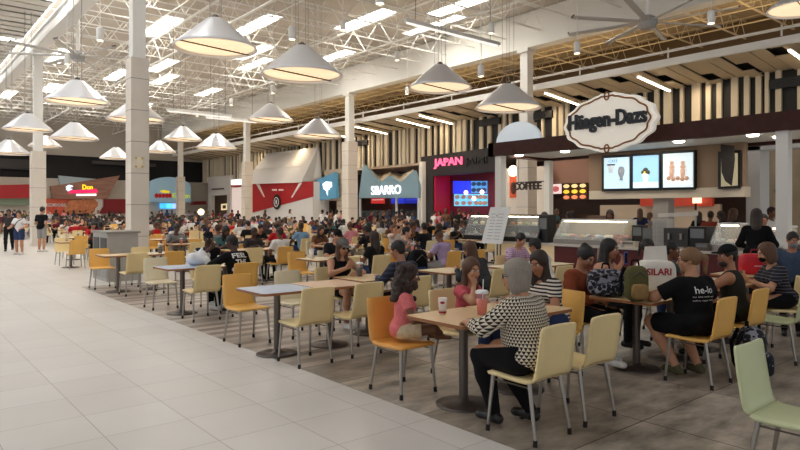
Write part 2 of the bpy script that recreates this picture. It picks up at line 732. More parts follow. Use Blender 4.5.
def hair_prims(J, style):
    hs, R = J['hs'], J['Rh']
    e = lambda c, r, k=.02, op='add': EL(HP(J, c), tuple(x*hs for x in r), R, k, op)
    c = lambda a, b, r1, r2, k=.02: RC(HP(J, a), HP(J, b), r1*hs, r2*hs, k)
    cut = lambda p, n: HS(HP(J, p), R @ Vector(n), .012)
    vol = {'short': .010, 'crop': .005, 'bob': .022, 'afro': .05}.get(style, .015)
    P = [e((0, -.018, .036), (.077+vol, .096+vol, .090+vol))]
    if style in ('short', 'crop'):
        P += [e((0, -.05, -.03), (.068+vol*.5, .05, .05), .02),
              e((0, .112, -.030), (.080, .090, .098), .01, 'sub'), e((.085, .0, -.055), (.04, .05, .06), .01, 'sub'), e((-.085, .0, -.055), (.04, .05, .06), .01, 'sub')]
    elif style == 'bob':
        P += [e((0, -.035, -.04), (.098, .082, .125), .03), e((.074, .01, -.06), (.028, .05, .09), .02), e((-.074, .01, -.06), (.028, .05, .09), .02),
              e((0, .118, -.030), (.060, .090, .125), .01, 'sub'), cut((0, 0, -.145), (0, 0, -1))]
    elif style in ('long', 'curly'):
        w = 1.45 if style == 'curly' else 1.0
        dn = Vector((0, 0, -1))
        b0, l0, r0 = HP(J, (0, -.055, -.02)), HP(J, (-.068, -.02, 0)), HP(J, (.068, -.02, 0))
        bk = J['Rc'] @ Vector((0, -1, 0))
        P += [RC(b0, b0 + dn*.20 + bk*.035, .072*w, .078*w, .03), RC(b0 + dn*.20 + bk*.035, b0 + dn*.33 + bk*.045, .076*w, .045*w, .03),
              RC(l0, l0 + dn*.23, .030*w, .030*w, .02), RC(r0, r0 + dn*.23, .030*w, .030*w, .02),
              e((0, .118, -.030), (.064, .092, .108), .01, 'sub')]
        if style == 'curly':
            rc = random.Random(3)
            for _ in range(70):
                a = rc.uniform(.15*PI, 1.85*PI)+PI/2
                z = rc.uniform(-.26, .10)
                rr = .105 if z > -.05 else .125
                P.insert(0, EL(HP(J, (rr*.95*math.cos(a), -.025+rr*math.sin(a), z)), (.026*hs, .026*hs, .032*hs), None, .008))
    elif style in ('bun', 'pony', 'braids'):
        P += [e((0, .118, -.040), (.076, .090, .112), .01, 'sub'), e((.09, .01, -.065), (.04, .06, .06), .01, 'sub'), e((-.09, .01, -.065), (.04, .06, .06), .01, 'sub')]
        if style == 'bun':
            P.append(e((0, -.075, .105), (.045, .045, .04), .012))
        elif style == 'pony':
            P += [c((0, -.11, .06), (0, -.155, .02), .025, .032), c((0, -.155, .02), (0, -.150, -.13), .034, .018)]
        else:
            for s in (-1, 1):
                P += [e((s*.07, -.05, .07), (.03, .03, .03), .01), c((s*.078, -.06, .05), (s*.105, -.06, -.10), .021, .014)]
    elif style == 'hood':
        P = [e((0, -.02, .03), (.10, .118, .115)), c((0, -.03, -.06), (0, -.06, -.17), .095, .13, .05),
             e((0, .135, -.030), (.062, .09, .088), .01, 'sub')]
    return P


def shoe_prims(J, n):
    A = J[n+'A']
    K = J[n+'K']
    f = (K - A)
    f = Vector((f.x*.3, abs(f.y)*0 + 1, 0)).normalized() if not J.get(n+'toe') else Vector(J[n+'toe']).normalized()
    z = A.z - .085
    hz = Vector((A.x, A.y, z))
    a = hz + f*-.045 + Vector((0, 0, .045))
    b = hz + f*.15 + Vector((0, 0, .036))
    return [RC(a, b, .042, .036, .02), RC(A, a + f*.03, .043, .042, .02), EL(b, (.045, .05, .034), None, .02), HS((0, 0, z+.004), (0, 0, -1))]


SKIN = {'light': (214, 165, 138), 'tan': (190, 138, 106), 'olive': (170, 118, 88), 'brown': (122, 80, 58), 'dark': (82, 54, 42)}
HAIRC = {'black': (26, 22, 21), 'dark brown': (48, 32, 24), 'brown': (92, 62, 42), 'blond': (128, 94, 62), 'grey': (150, 140, 128), 'auburn': (88, 40, 34)}


def skin_mat(n):
    return mat('skin_' + n, SKIN[n], .55, noise=.06, nscale=30)


def hair_mat(n):
    key = 'hair_' + n.replace(' ', '_')
    if key in MATS:
        return MATS[key]
    m, nt, b, N, L = node_mat(key)
    tc = N('ShaderNodeTexCoord')
    mp = N('ShaderNodeMapping')
    mp.inputs['Scale'].default_value = (150, 150, 9)
    L(tc.outputs['Object'], mp.inputs[0])
    nz = N('ShaderNodeTexNoise')
    nz.inputs['Scale'].default_value = 1.0
    nz.inputs['Detail'].default_value = 3
    L(mp.outputs[0], nz.inputs[0])
    c = s2l(HAIRC[n])
    L(mixc(nt, nz.outputs['Fac'], tuple(x*.45 for x in c), tuple(min(1, x*1.5) for x in c)), b.inputs['Base Color'])
    bp = N('ShaderNodeBump')
    bp.inputs['Strength'].default_value = .7
    bp.inputs['Distance'].default_value = .008
    L(nz.outputs['Fac'], bp.inputs['Height'])
    L(bp.outputs[0], b.inputs['Normal'])
    b.inputs['Roughness'].default_value = .55
    return m


def cloth(n, rgb):
    return mat('cloth_' + n, rgb, .9, noise=.10, nscale=25, spec=.2)


PROTO = {}


def person_meshes(key, J, hair='short', sleeve=.6, legs=2.0, h=.012, shoes=True, hem=-.09, cap=None, skirt=False, vest=False, extra_hair=None):
    """meshes of one figure: continuous body, shirt, trousers, hair, shoes"""
    if key in PROTO:
        return PROTO[key]
    D = {}
    P = torso_prims(J)
    for n in 'lr':
        P += arm_prims(J, n) + leg_prims(J, n)
    if not J.get('nofeet'):
        for n in 'lr':
            A = J[n+'A']
            f = Vector(J.get(n+'toe') or (0, 1, 0)).normalized()
            hz = Vector((A.x, A.y, A.z-.085))
            P += [RC(A, hz + f*-.03 + Vector((0, 0, .04)), .036, .034, .02), RC(hz + f*-.03 + Vector((0, 0, .036)), hz + f*.13 + Vector((0, 0, .026)), .032, .024, .02)]
    P += head_prims(J)
    for n in 'lr':
        P += hand_prims(J, n, h)
    D['body'] = sdf_mesh('body', P, h)
    f = .014
    P = torso_prims(J, f)
    if sleeve > 0:
        for n in 'lr':
            P += arm_prims(J, n, f, min(sleeve, 1.93))
    hp = J['H'] + J['up']*hem
    P.append(HS(hp, -J['up']))
    # neckline
    P.append(EL(J['nb'] + J['up']*.035 + J['fw']*.03, (.075, .085, .05), J['Rc'], .008, 'sub'))
    if sleeve <= 0:      # tank top: armholes
        for n in 'lr':
            P.append(EL(J[n+'S'] + J['rx']*(.03 if n == 'r' else -.03), (.065, .09, .10), J['Rc'], .01, 'sub'))
    D['shirt'] = sdf_mesh('shirt', P, max(h, .012))
    g, H = J['g'], J['H']
    f2 = .010
    P = [EL(H + J['up']*.01 + J['fw']*-.02, (.16*g+f2, .115*g+f2, .115+f2), J['Rp'], .04)]
    for n in 'lr':
        P += leg_prims(J, n, f2, min(legs, 1.95) if legs < 2 else 2.0)
        if legs >= 2:
            pass
    P.append(HS(H + J['up']*.10, J['up']))
    D['trousers'] = sdf_mesh('trousers', P, max(h, .012))
    if hair and hair != 'bald':
        D['hair'] = sdf_mesh('hair', hair_prims(J, hair) + (extra_hair or []), max(h*.9, .009))
    if shoes:
        for n in 'lr':
            D['shoe_' + n] = sdf_mesh('shoe', shoe_prims(J, n), max(h, .012))
    if cap:
        hs = J['hs']
        e = lambda c, r, k=.01, op='add': EL(HP(J, c), tuple(x*hs for x in r), J['Rh'], k, op)
        sgn = -1 if cap == 'back' else 1
        Pc = [] if cap == 'visor' else [e((0, -.014, .05), (.090, .110, .088))]
        if cap == 'visor':
            Pc = [e((0, -.014, .058), (.092, .112, .03)), ]
        Pc += [HS(HP(J, (0, 0, .045)), J['Rh'] @ Vector((0, -.12*sgn, -1)))]
        D['cap'] = sdf_mesh('cap', Pc, max(h*.9, .009))
        D['brim'] = sdf_mesh('brim', [e((0, .11*sgn, .046), (.072, .075, .0105), .006)], .007)
    PROTO[key] = D
    return D


def make_person(D, J, loc, rz, skin, hairc, shirt, trousers, shoe=None, capm=None, eyes=False, scale=1.0, names=('shirt', 'trousers')):
    r = empty('person', loc, rz)
    r.scale = (scale,)*3
    sm = skin_mat(skin)
    link_mesh('body', D['body'], sm, r)
    so = link_mesh(names[0], D['shirt'], shirt, r)
    link_mesh(names[1], D['trousers'], trousers, r)
    if 'hair' in D:
        link_mesh('hair', D['hair'], hairc if not isinstance(hairc, str) else hair_mat(hairc), r)
    for n in 'lr':
        if 'shoe_'+n in D and shoe is not None:
            link_mesh('shoe', D['shoe_'+n], shoe, r)
    if 'cap' in D:
        cm = capm or cloth('cap_black', (24, 24, 26))
        c = link_mesh('cap', D['cap'], cm, r)
        link_mesh('brim', D['brim'], cm, c)
    if eyes:
        for s in (-1, 1):
            b = MB()
            b.ball(HP(J, (s*.033, .080, .006)), .0125*J['hs'], 10)
            b.ball(HP(J, (s*.033, .0885, .006)), .0062*J['hs'], 8, 1)
            b.build('eye', [mat('eye_white', (225, 220, 214), .3), mat('iris', (40, 26, 20), .2)], r)
        for s in (-1, 1):
            b = MB()
            pts = [HP(J, (s*x, y, z)) for x, y, z in ((.015, .097, .027), (.034, .094, .033), (.052, .082, .028))]
            b.path(pts, .0035*J['hs'], 6)
            b.build('eyebrow', hair_mat(hairc) if isinstance(hairc, str) else mat('hair_black', HAIRC['black'], .5), r)
        b = MB()
        b.ball(HP(J, (0, .0945, -.054)), (.021*J['hs'], .007*J['hs'], .0055*J['hs']), 10, 0, J['Rh'])
        b.ball(HP(J, (0, .0925, -.065)), (.017*J['hs'], .007*J['hs'], .006*J['hs']), 10, 0, J['Rh'])
        b.build('lips', mat('lips_'+skin, tuple(int(x*f) for x, f in zip(SKIN[skin], (.86, .62, .62))), .45), r)
    return r, so


def print_on(shirt_obj, parent, name, body, c, width, height, m, back=True, R=None, bold=0.0):
    """lettering pressed onto a garment: c = centre in person's local frame, seen from behind"""
    me = text_mesh(body, 1.0, 0.0, bold)
    bm = bmesh.new()
    bm.from_mesh(me)
    bmesh.ops.triangulate(bm, faces=bm.faces)
    bmesh.ops.subdivide_edges(bm, edges=[e for e in bm.edges if e.calc_length() > .15], cuts=2)
    bm.to_mesh(me)
    bm.free()
    co = np.empty(len(me.vertices)*3, np.float32)
    me.vertices.foreach_get('co', co)
    co = co.reshape(-1, 3)
    lo, hi = co.min(0), co.max(0)
    x = ((co[:, 0]-lo[0])/(hi[0]-lo[0])-.5)*width
    z = ((co[:, 1]-lo[1])/(hi[1]-lo[1])-.5)*height
    sme = shirt_obj.data
    tree = BVHTree.FromPolygons([v.co.copy() for v in sme.vertices], [tuple(p.vertices) for p in sme.polygons])
    R = R or Matrix.Identity(3)
    out = []
    for a, b in zip(x, z):
        off = R @ Vector((a if back else -a, 0, b))
        dr = R @ Vector((0, 1 if back else -1, 0))
        o = Vector(c) + off - dr*.6
        hit = tree.ray_cast(o, dr)
        p = (hit[0] if hit[0] is not None else Vector(c)+off) - dr*.004
        out.append(p)
    me.vertices.foreach_set('co', np.array(out, np.float32).ravel())
    me.update()
    me.materials.clear()
    me.materials.append(m)
    o = bpy.data.objects.new(name, me)
    COL.objects.link(o)
    par(o, shirt_obj)
    return o

# ------------------------------------------------------------------ camera
cam = bpy.data.cameras.new('camera')
cam.sensor_width = 36
cam.lens = FOC/800*36
cam.shift_y = -(225-HOR)/800
cam.clip_start = .05
cam.clip_end = 300
co_ = bpy.data.objects.new('camera', cam)
COL.objects.link(co_)
co_.location = (0, 0, EYE)
co_.rotation_euler = (PI/2, 0, -math.atan2(FW[0], FW[1]))
SC.camera = co_

# ------------------------------------------------------------------ common materials
M_white = mat('white_paint', (236, 234, 228), .55)
M_deck = mat('deck_white', (203, 193, 179), .7)
M_truss = mat('truss_white', (238, 236, 230), .5)
M_tan = mat('tan_deck', (216, 200, 172), .8)
M_tant = mat('tan_truss', (232, 220, 196), .7)
M_dark = mat('dark_wall', (20, 19, 19), .8)
M_black = mat('black_plastic', (18, 18, 19), .4)
M_steel = mat('brushed_steel', (176, 172, 166), .32, 1.0)
M_steeld = mat('dark_steel', (112, 104, 98), .42, .9)
M_cream = mat('cream_batten', (222, 210, 186), .7)
M_red = mat('red_panel', (176, 28, 34), .5)
M_clad = tile_mat('column_cladding', (214, 204, 190), (210, 199, 185), (168, 158, 146), 4.0, .9, 0, .5, .012, .04, rot=0)
M_ltgrey = mat('light_grey_panel', (206, 206, 204), .6)
M_glow = mat('skylight_glow', (255, 255, 255), .5, emit=(255, 252, 246), estr=6.0)
M_tube = mat('tube_glow', (255, 246, 226), .5, emit=(255, 232, 200), estr=9.0)
M_diff = mat('lamp_diffuser', (255, 226, 184), .5, emit=(255, 224, 184), estr=.86)
M_lampm = mat('lamp_aluminium', (236, 237, 240), .30, .40)

# ------------------------------------------------------------------ floors
EDGE = 3.33
M_tile = tile_mat('floor_tile', (218, 214, 207), (212, 207, 199), (168, 162, 154), .6, .6, 0, .34, .0035, .07, origin=(-EDGE+.28+.0, 0), grain=(.5, .5, 1))
M_wood = tile_mat('floor_plank', (204, 192, 178), (122, 106, 94), (104, 92, 84), 1.6, .16, .37, .42, .002, .24, rot=PI/2*0, grain=(.6, 7, 1))
M_stone = tile_mat('floor_stone', (178, 167, 152), (156, 143, 126), (88, 78, 68), 1.2, 1.2, 0, .33, .006, .62, origin=(-EDGE, -.1), grain=(1.6, 3.4, 1))


def slab(name, x0, x1, y0, y1, m, z1=0.0, z0=-.2):
    b = MB()
    b.bx(x0, x1, y0, y1, z0, z1)
    return struct(b.build(name, m))


slab('floor', -14, EDGE, -7, 67, M_tile)
slab('floor', EDGE, 12.6, -7, 5.55, M_stone)
slab('floor', EDGE, 12.6, 5.55, 14.6, M_wood)
slab('floor', EDGE, 12.6, 14.6, 67, M_tile)
slab('floor', 12.6, 33, -7, 67, M_tile)

# ------------------------------------------------------------------ roof: beams, decks, joists
BV1, BV2 = 5.75, 23.0
b = MB(); b.bx(BV1-.16, BV1+.16, -2, 66, 9.1, 9.68); b.bx(BV1-.26, BV1+.26, -2, 66, 9.06, 9.12); b.bx(BV1-.26, BV1+.26, -2, 66, 9.66, 9.72)
struct(b.build('roof_beam', M_white))
b = MB(); b.bx(BV2-.2, BV2+.2, -2, 66, 9.1, 10.7); b.bx(BV2-.3, BV2+.3, -2, 66, 9.06, 9.13)
struct(b.build('roof_beam', M_white))

# main deck with corrugation ribs running along the hall, openings left for the skylights
SKY = [(10.7, 31.3), (13.7, 39.5), (15.2, 43.5), (12.3, 44.2), (9.8, 52), (17.8, 24), (18.0, 35.5), (19.4, 46), (20.6, 31), (19.8, 19.3), (21.0, 22.5), (16.5, 33),
       (8.2, 41), (8.5, 26), (14.2, 28), (7.8, 57), (13.5, 55), (17.5, 56)]
SW, SL = .85, 4.0
ZD = 10.75
cells_x = sorted({BV1, BV2} | {round(v+s*SW/2, 3) for v, u in SKY for s in (-1, 1)})
b = MB()
for x0, x1 in zip(cells_x[:-1], cells_x[1:]):
    xm = (x0+x1)/2
    cuts = sorted((u-SL/2, u+SL/2) for v, u in SKY if abs(v-xm) < SW/2)
    y = -2.0
    for a, c in cuts:
        if a > y:
            b.bx(x0, x1, y, a, ZD, ZD+.08)
        y = max(y, c)
    if y < 66:
        b.bx(x0, x1, y, 66, ZD, ZD+.08)
struct(b.build('ceiling_deck', M_deck))
for v, u in SKY:
    b = MB()
    b.bx(v-SW/2, v+SW/2, u-SL/2, u+SL/2, ZD+.30, ZD+.34, 0)
    for s in (-1, 1):
        b.bx(v+s*SW/2-.03, v+s*SW/2+.03, u-SL/2, u+SL/2, ZD-.04, ZD+.30, 1)
        b.bx(v-SW/2, v+SW/2, u+s*SL/2-.03, u+s*SL/2+.03, ZD-.04, ZD+.30, 1)
    for i in range(1, 4):
        b.bx(v-SW/2, v+SW/2, u-SL/2+SL*i/4-.03, u-SL/2+SL*i/4+.03, ZD+.2, ZD+.3, 1)
    struct(b.build('window_skylight', [M_glow, M_white]))


def joist(L, depth, pitch, r, m, name):
    b = MB()
    for z in (0, depth):
        for s in (-.035, .035):
            b.box((L/2, s, z), (L, .024, .03))
    n = int(L/pitch)
    p = L/n
    for i in range(n):
        a, c, d = (i*p, 0, 0), ((i+.5)*p, 0, depth), ((i+1)*p, 0, 0)
        b.tube(a, c, r, n=4, caps=False, smooth=False)
        b.tube(c, d, r, n=4, caps=False, smooth=False)
    return struct(b.build(name, m))


j0 = joist(BV2-BV1, .95, 1.25, .0145, M_truss, 'roof_joist')
y = 3.5
first = True
while y < 65:
    o = j0 if first else j0.copy()
    if not first:
        COL.objects.link(o)
    o.location = (BV1, y, ZD-1.0)
    first = False
    y += 2.0
# bridging lines along the hall
for v in (9.2, 12.6, 16.1, 19.6):
    b = MB(); b.tube((v, 2, ZD-1.0), (v, 66, ZD-1.0), .022, n=6)
    struct(b.build('roof_bridging', M_truss))
for v in (11.0, 17.9):     # longitudinal girders crossing the joists
    b = MB()
    for z in (0, 1.3):
        b.bx(v-.06, v+.06, 2, 66, ZD-1.5+z*.95-.025, ZD-1.5+z*.95+.025)
    for i in range(32):
        yy = 2+2*i
        b.tube((v, yy, ZD-1.5), (v, yy+1, ZD-.28), .018, n=4, smooth=False)
        b.tube((v, yy+1, ZD-.28), (v, yy+2, ZD-1.5), .018, n=4, smooth=False)
    struct(b.build('roof_girder', M_truss))

# right bay: tan deck and joists
slab('ceiling_right', BV2, 31, -2, 66, M_tan, 10.6, 10.5)
j1 = joist(7.9, .8, 1.0, .02, M_tant, 'roof_joist_tan')
y, first = 4.0, True
while y < 64:
    o = j1 if first else j1.copy()
    if not first:
        COL.objects.link(o)
    o.location = (BV2+.1, y, 9.62)
    first = False
    y += 2.0
for v in (24.6, 26.4, 28.4):
    b = MB(); b.tube((v, 2, 9.6), (v, 66, 9.6), .035, n=6); b.tube((v+.5, 2, 10.0), (v+.5, 66, 10.0), .03, n=6)
    struct(b.build('roof_bridging', M_tant))

# left bay: corrugated deck sloping away, with glazed slots
b = MB()
n = 176
slots = {30, 31, 44, 45, 58, 59, 76, 77, 96, 97, 120, 121, 140, 141}
x0, x1 = -12.5, BV1-.50
for i in range(n):
    ya = -3+i*.39
    z = 9.75 + (.03 if i % 2 else 0)
    if i in slots:
        b.bx(x0, -3.5, ya, ya+.39, z, z+.05)
        b.bx(.2, 1.6, ya, ya+.39, z, z+.05)
        continue
    b.bx(x0, x1, ya, ya+.39, z, z+.05)
    b.bx(x0, x1, ya, ya+.02, 9.75, 9.9)
struct(b.build('ceiling_left', mat('corrugated_deck', (214, 208, 198), .6)))
for v in (-4.5, -.5, 3.0):
    b = MB(); b.bx(v-.12, v+.12, -2, 66, 9.45, 9.73)
    struct(b.build('roof_purlin', mat('purlin_grey', (176, 168, 156), .6)))
b = MB(); b.bx(x0, x1, -3, 66, 10.25, 10.3)
b2 = MB(); b2.bx(BV1-.50, BV1-.30, -3, 66, 9.95, 10.0)
struct(b2.build('window_clerestory', mat('clerestory_glow', (255, 255, 255), .5, emit=(255, 253, 248), estr=.8)))
struct(b.build('window_rooflight', mat('rooflight_glow', (255, 255, 255), .5, emit=(250, 252, 255), estr=7.0)))

# ------------------------------------------------------------------ columns
def column(v, u, w, clad_h, slim, base_mat=None):
    b = MB()
    b.bx(v-w/2, v+w/2, u-w/2, u+w/2, 0, clad_h, 0)
    b.bx(v-slim/2, v+slim/2, u-slim/2, u+slim/2, clad_h, 9.1, 1)
    b.bx(v-slim*.75, v+slim*.75, u-slim*.75, u+slim*.75, 8.9, 9.08, 1)
    k = .9
    while k < clad_h-.2:      # cladding joints
        for s in (-1, 1):
            b.bx(v-w/2-.003, v+w/2+.003, u+s*w/2-.004, u+s*w/2+.004, k-.008, k+.008, 2)
            b.bx(v+s*w/2-.004, v+s*w/2+.004, u-w/2-.003, u+w/2+.003, k-.008, k+.008, 2)
        k += .9
    return struct(b.build('column', [mat('column_stone', (222, 213, 200), .5, noise=.03, nscale=3), M_white, mat('joint_grey', (150, 142, 132), .7)]))


for u, ch, w in ((18.7, 6.0, .50), (33.3, 4.4, .58), (48, 4.4, .6), (63, 4.4, .6)):
    column(BV1, u, w, ch, .36)
for u, ch, w in ((3, 6.0, .62), (18.4, 5.7, .66), (32.5, 6.0, .72), (46.9, 5.6, .66), (61.4, 5.0, .66)):
    column(BV2, u, w, ch, .42)
# small square notice on the nearest clad column
p = onU(135.0, 167.5, 18.7-.25); q = onU(142.6, 157.5, 18.7-.25)
nt_ = empty('wall_notice', ((p.x+q.x)/2, 18.7-.27, (p.z+q.z)/2))
tag(nt_, 'small cream square plaque with gold corners high on the stone column', 'sign')
b = MB(); b.bx((p.x-q.x)/2, (q.x-p.x)/2, -.015, .02, -.15, .15); b.build('plate', mat('plaque_cream', (236, 226, 200), .5), nt_)
for sx in (-1, 1):
    for sz in (-1, 1):
        b = MB(); b.box((sx*(q.x-p.x)*.42, -.02, sz*.12), (.05, .015, .06)); b.build('corner', mat('plaque_gold', (206, 176, 96), .4), nt_)

# ------------------------------------------------------------------ far end wall
U = 66.0
wb = MB(); wb.bx(-14, 33, U, U+.3, 4.7, 7.0); struct(wb.build('wall_end_upper', M_dark))
wb = MB(); wb.bx(-14, 33, U, U+.3, 7.0, 12); wb.bx(-14, 33, U-.12, U, 6.9, 7.1); wb.bx(-14, 33, U-.10, U, 8.3, 8.42); struct(wb.build('wall_end_top', mat('end_wall_top', (178, 170, 158), .7)))
wb = MB(); wb.bx(-14, 33, U+.02, U+.3, 0, 4.7); struct(wb.build('wall_end', mat('end_wall_beige', (200, 190, 176), .7)))
for i, (xa, xb, za, zb, c) in enumerate(((2.0, 7, 6.0, 6.7, (74, 70, 68)), (8.0, 11.5, 5.4, 6.3, (56, 52, 50)), (16, 22, 6.2, 6.5, (60, 58, 56)))):
    wb = MB(); wb.bx(xa, xb, U-.5, U, za, zb); struct(wb.build('trim_duct', mat('duct_%d' % i, c, .6)))

# ------------------------------------------------------------------ long right-hand shop wall with black and cream battens
V = 27.0
ST0, ST1 = 4.75, 7.05
b = MB()
b.bx(V+.12, V+.3, 2, 66, ST0, ST1+.6, 0)
y = 2.2
r2 = random.Random(5)
while y < 65.8:
    w = r2.choice((.14, .2, .26, .36))
    b.bx(V-.02, V+.12, y, y+w, ST0, ST1+.1, 1)
    y += w + r2.choice((.14, .24, .38, .56))
struct(b.build('wall_right_battens', [mat('batten_black', (22, 20, 19), .6), M_cream]))
b = MB(); b.bx(V, V+4, 2, 66, ST0-.15, ST0, 0); struct(b.build('ceiling_shops', mat('shop_ceiling', (196, 178, 160), .7)))
b = MB(); b.bx(V+3.6, V+3.9, 2, 66, 0, ST0, 0); struct(b.build('wall_right', mat('shop_back', (92, 68, 56), .7)))
b = MB(); b.bx(31, 31.2, 2, 66, ST1, 10.6, 0); struct(b.build('wall_right_upper', mat('upper_tan', (120, 104, 84), .8)))
# black louvre boxes between the battens
for px, py, w in ((543, 115, 1.2), (362, 143, 1.4), (490, 122, 1.6), (790, 82, 1.4)):
    p = onV(px, py, V-.08)
    b = MB(); b.box((0, 0, 0), (.14, w, .38), 0)
    for k in range(6):
        b.box((-.08, 0, -.15+k*.06), (.02, w*.96, .012), 1)
    o = b.build('air_grille', [mat('grille_black', (14, 14, 15), .5), mat('grille_grey', (60, 60, 60), .5)], None, p)
    tag(o, {543: 'black air grille among the battens left of the oval sign', 362: 'black air grille among the battens beside the slim white column',
            490: 'black air grille among the battens above the white half-round panel', 790: 'black air grille among the battens at the top right edge'}[px], 'vent')
# sloping planked eave in front of the battens
b = MB()
ga, gz = Vector((24.0, 0, 7.42)), Vector((27.1, 0, 7.12))
sl = (gz-ga)
L = sl.length
ang = math.atan2(sl.z, sl.x)
R = Matrix.Rotation(-ang, 3, 'Y')
mid = (ga+gz)/2
y = 2.0
k = 0
while y < 66:
    g0 = (-.30, -.05, .18, .02)[k % 4] if k % 3 == 0 else None
    if g0 is None:
        b.box((mid.x, y+.24, mid.z), (L, .48, .04), 0, M=R)
    else:
        for f0, f1 in ((-.5, g0), (g0+.16, .5)):
            fm = (f0+f1)/2
            b.box((mid.x+L*fm, y+.24, mid.z-fm*L*.19), (L*(f1-f0), .44, .04), 0, M=R)
    y += .52
    k += 1
b.box((mid.x, 34, mid.z+.22), (L, 64, .04), 1, M=R)
b.bx(23.86, 24.0, 2, 66, 7.34, 7.62, 2)
struct(b.build('ceiling_eave', [mat('eave_plank', (196, 178, 148), .6), mat('eave_backing', (34, 30, 26), .8), M_white]))
b = MB(); b.tube((23.7, 2, 7.86), (23.7, 66, 7.86), .055, n=8)
for i in range(16):
    b.bx(23.68, 23.73, 4+i*4, 4.05+i*4, 7.6, 8.0)
struct(b.build('trim_pipe', M_white))
# tube lights fixed under the eave, pointing across the hall
places = ['over the left end of the shops', 'above the peaked blue sign', 'right of the slim white column', 'left of the half-round panel', 'left of the oval sign', 'above the oval sign, to its right', 'at the top right of the eave']
for (px, py), lb in zip(((375, 128), (343, 132), (417, 124), (440, 117), (566, 97), (658, 83), (806, 52)), places):
    p0 = onV(px, py, 25.6)
    t = empty('tube_light', (25.3, p0.y, 7.02))
    t.rotation_euler = (0, -ang, 0)
    tag(t, 'white linear tube light under the planked eave ' + lb, 'light')
    b = MB(); b.box((0, 0, .03), (2.7, .12, .05)); b.build('housing', M_white, t)
    b = MB(); b.box((0, 0, -.02), (2.65, .09, .05)); b.build('tube', M_tube, t)

# ------------------------------------------------------------------ shopfronts on the right-hand wall
def panel_v(b, pts, v, t=.12, mi=0):
    """flat panel standing along the hall: outline measured on the plane X = v, with thickness t away from the camera"""
    return b.prism([onV(x, y, v) for x, y in pts], (t, 0, 0), mi)


def panel_u(b, pts, u, t=.12, mi=0):
    return b.prism([onU(x, y, u) for x, y in pts], (0, t, 0), mi)


def box_v(b, px0, px1, v, z0, z1, t=.12, mi=0):
    y0, y1 = onV(px0, HOR, v).y, onV(px1, HOR, v).y
    return b.bx(v, v+t, min(y0, y1), max(y0, y1), z0, z1, mi)


def base(name, v, px, label, cat, group=None):
    p = onV(px, HOR, v)
    e = empty(name, (p.x, p.y, 0))
    tag(e, label, cat, group)
    return e


def shift(o, parent):
    """parent an object built in world coordinates under an unrotated empty"""
    o.parent = parent
    o.location = -parent.location
    return o


def part(b, name, m, parent):
    return shift(b.build(name, m), parent)


def wtext(name, body, p0, w, h, R, m, parent, extrude=.03, bold=0.0):
    o = text_fit(name, body, p0, w, h, R, m, parent, extrude, bold)
    o.location = -parent.location
    return o


def em(name, rgb, s, base_rgb=None):
    return mat(name, base_rgb or rgb, .5, emit=rgb, estr=s)


# --- JAPAN
JV = 26.3
e = base('food_shop', JV, 456, 'black Japanese food shop front with pink glowing letters and red interior', 'shop')
b = MB(); panel_v(b, [(421, 157), (495, 147), (495, 171), (421, 177)], JV, .6); part(b, 'fascia', mat('charcoal_panel', (40, 36, 36), .6), e)
b = MB(); box_v(b, 421, 433, JV+.02, 0, 3.9, .5); part(b, 'pier', mat('charcoal_panel', (40, 36, 36), .6), e)
b = MB(); box_v(b, 496, 504, JV+.02, 0, 4.2, .5); part(b, 'pier', mat('charcoal_panel', (40, 36, 36), .6), e)
b = MB(); box_v(b, 431, 500, 27.7, 0, 4.5, .1); part(b, 'back_panel', mat('magenta_wall', (120, 22, 50), .6), e)
p = onV(433, HOR, JV)
b = MB(); b.bx(JV+.1, 27.68, p.y-.1, p.y, 0, 4.2); part(b, 'side_panel', mat('crimson_wall', (190, 26, 52), .5, emit=(190, 26, 60), estr=.12), e)
a, c = onV(434.5, 169.5, JV-.02), onV(462.5, 159.0, JV-.02)
wtext('letters', 'JAPAN', (JV-.06, a.y, a.z+.02), a.y-c.y, .62, FACE_V, em('pink_letters', (255, 96, 138), 1.3), e, .04, .012)
a2 = onV(465.5, 168.0, JV-.02); c2 = onV(487, 158, JV-.02)
wtext('unlit_letters', 'JAIMI', (JV-.04, a2.y, a2.z+.06), a2.y-c2.y, .5, FACE_V, mat('unlit_letter', (22, 20, 22), .5), e, .04)
b = MB(); box_v(b, 446, 494, 26.75, .0, 1.1, .5); part(b, 'counter', mat('shop_counter', (90, 42, 40), .5), e)
screens = [((453, 181), (470, 193.5), (40, 60, 235)), ((471, 181), (486.5, 193), (84, 150, 214)), ((454, 194), (473, 206), (110, 190, 226)), ((474, 194), (487, 206), (96, 200, 236))]
for i, (q0, q1, c) in enumerate(screens):
    s = base('menu_screen', 27.6, (q0[0]+q1[0])/2, ['plain deep blue screen, upper left of the four in the Japanese shop', 'sky blue menu screen with dark dishes, upper right in the Japanese shop',
             'pale blue menu screen with small dishes, lower left in the Japanese shop', 'cyan menu screen, lower right of the four in the Japanese shop'][i], 'screen', 'menu screens in the Japanese shop')
    b = MB(); panel_v(b, [(q0[0], q0[1]), (q1[0], q0[1]), (q1[0], q1[1]), (q0[0], q1[1])], 27.6, .08); part(b, 'screen_panel', em('screen_jp%d' % i, c, .9), s)
    if i:
        b = MB()
        for kx in range(3):
            for ky in range(2):
                cx = q0[0]+(q1[0]-q0[0])*(kx+.5)/3; cy = q0[1]+(q1[1]-q0[1])*(ky+.5)/2
                pp = onV(cx, cy, 27.56); b.ball(pp, (.03, .22, .13), 8)
        part(b, 'dish_pictures', em('dish_dark', (40, 70, 110), .5) if i == 1 else em('dish_light', (150, 120, 110), .6), s)
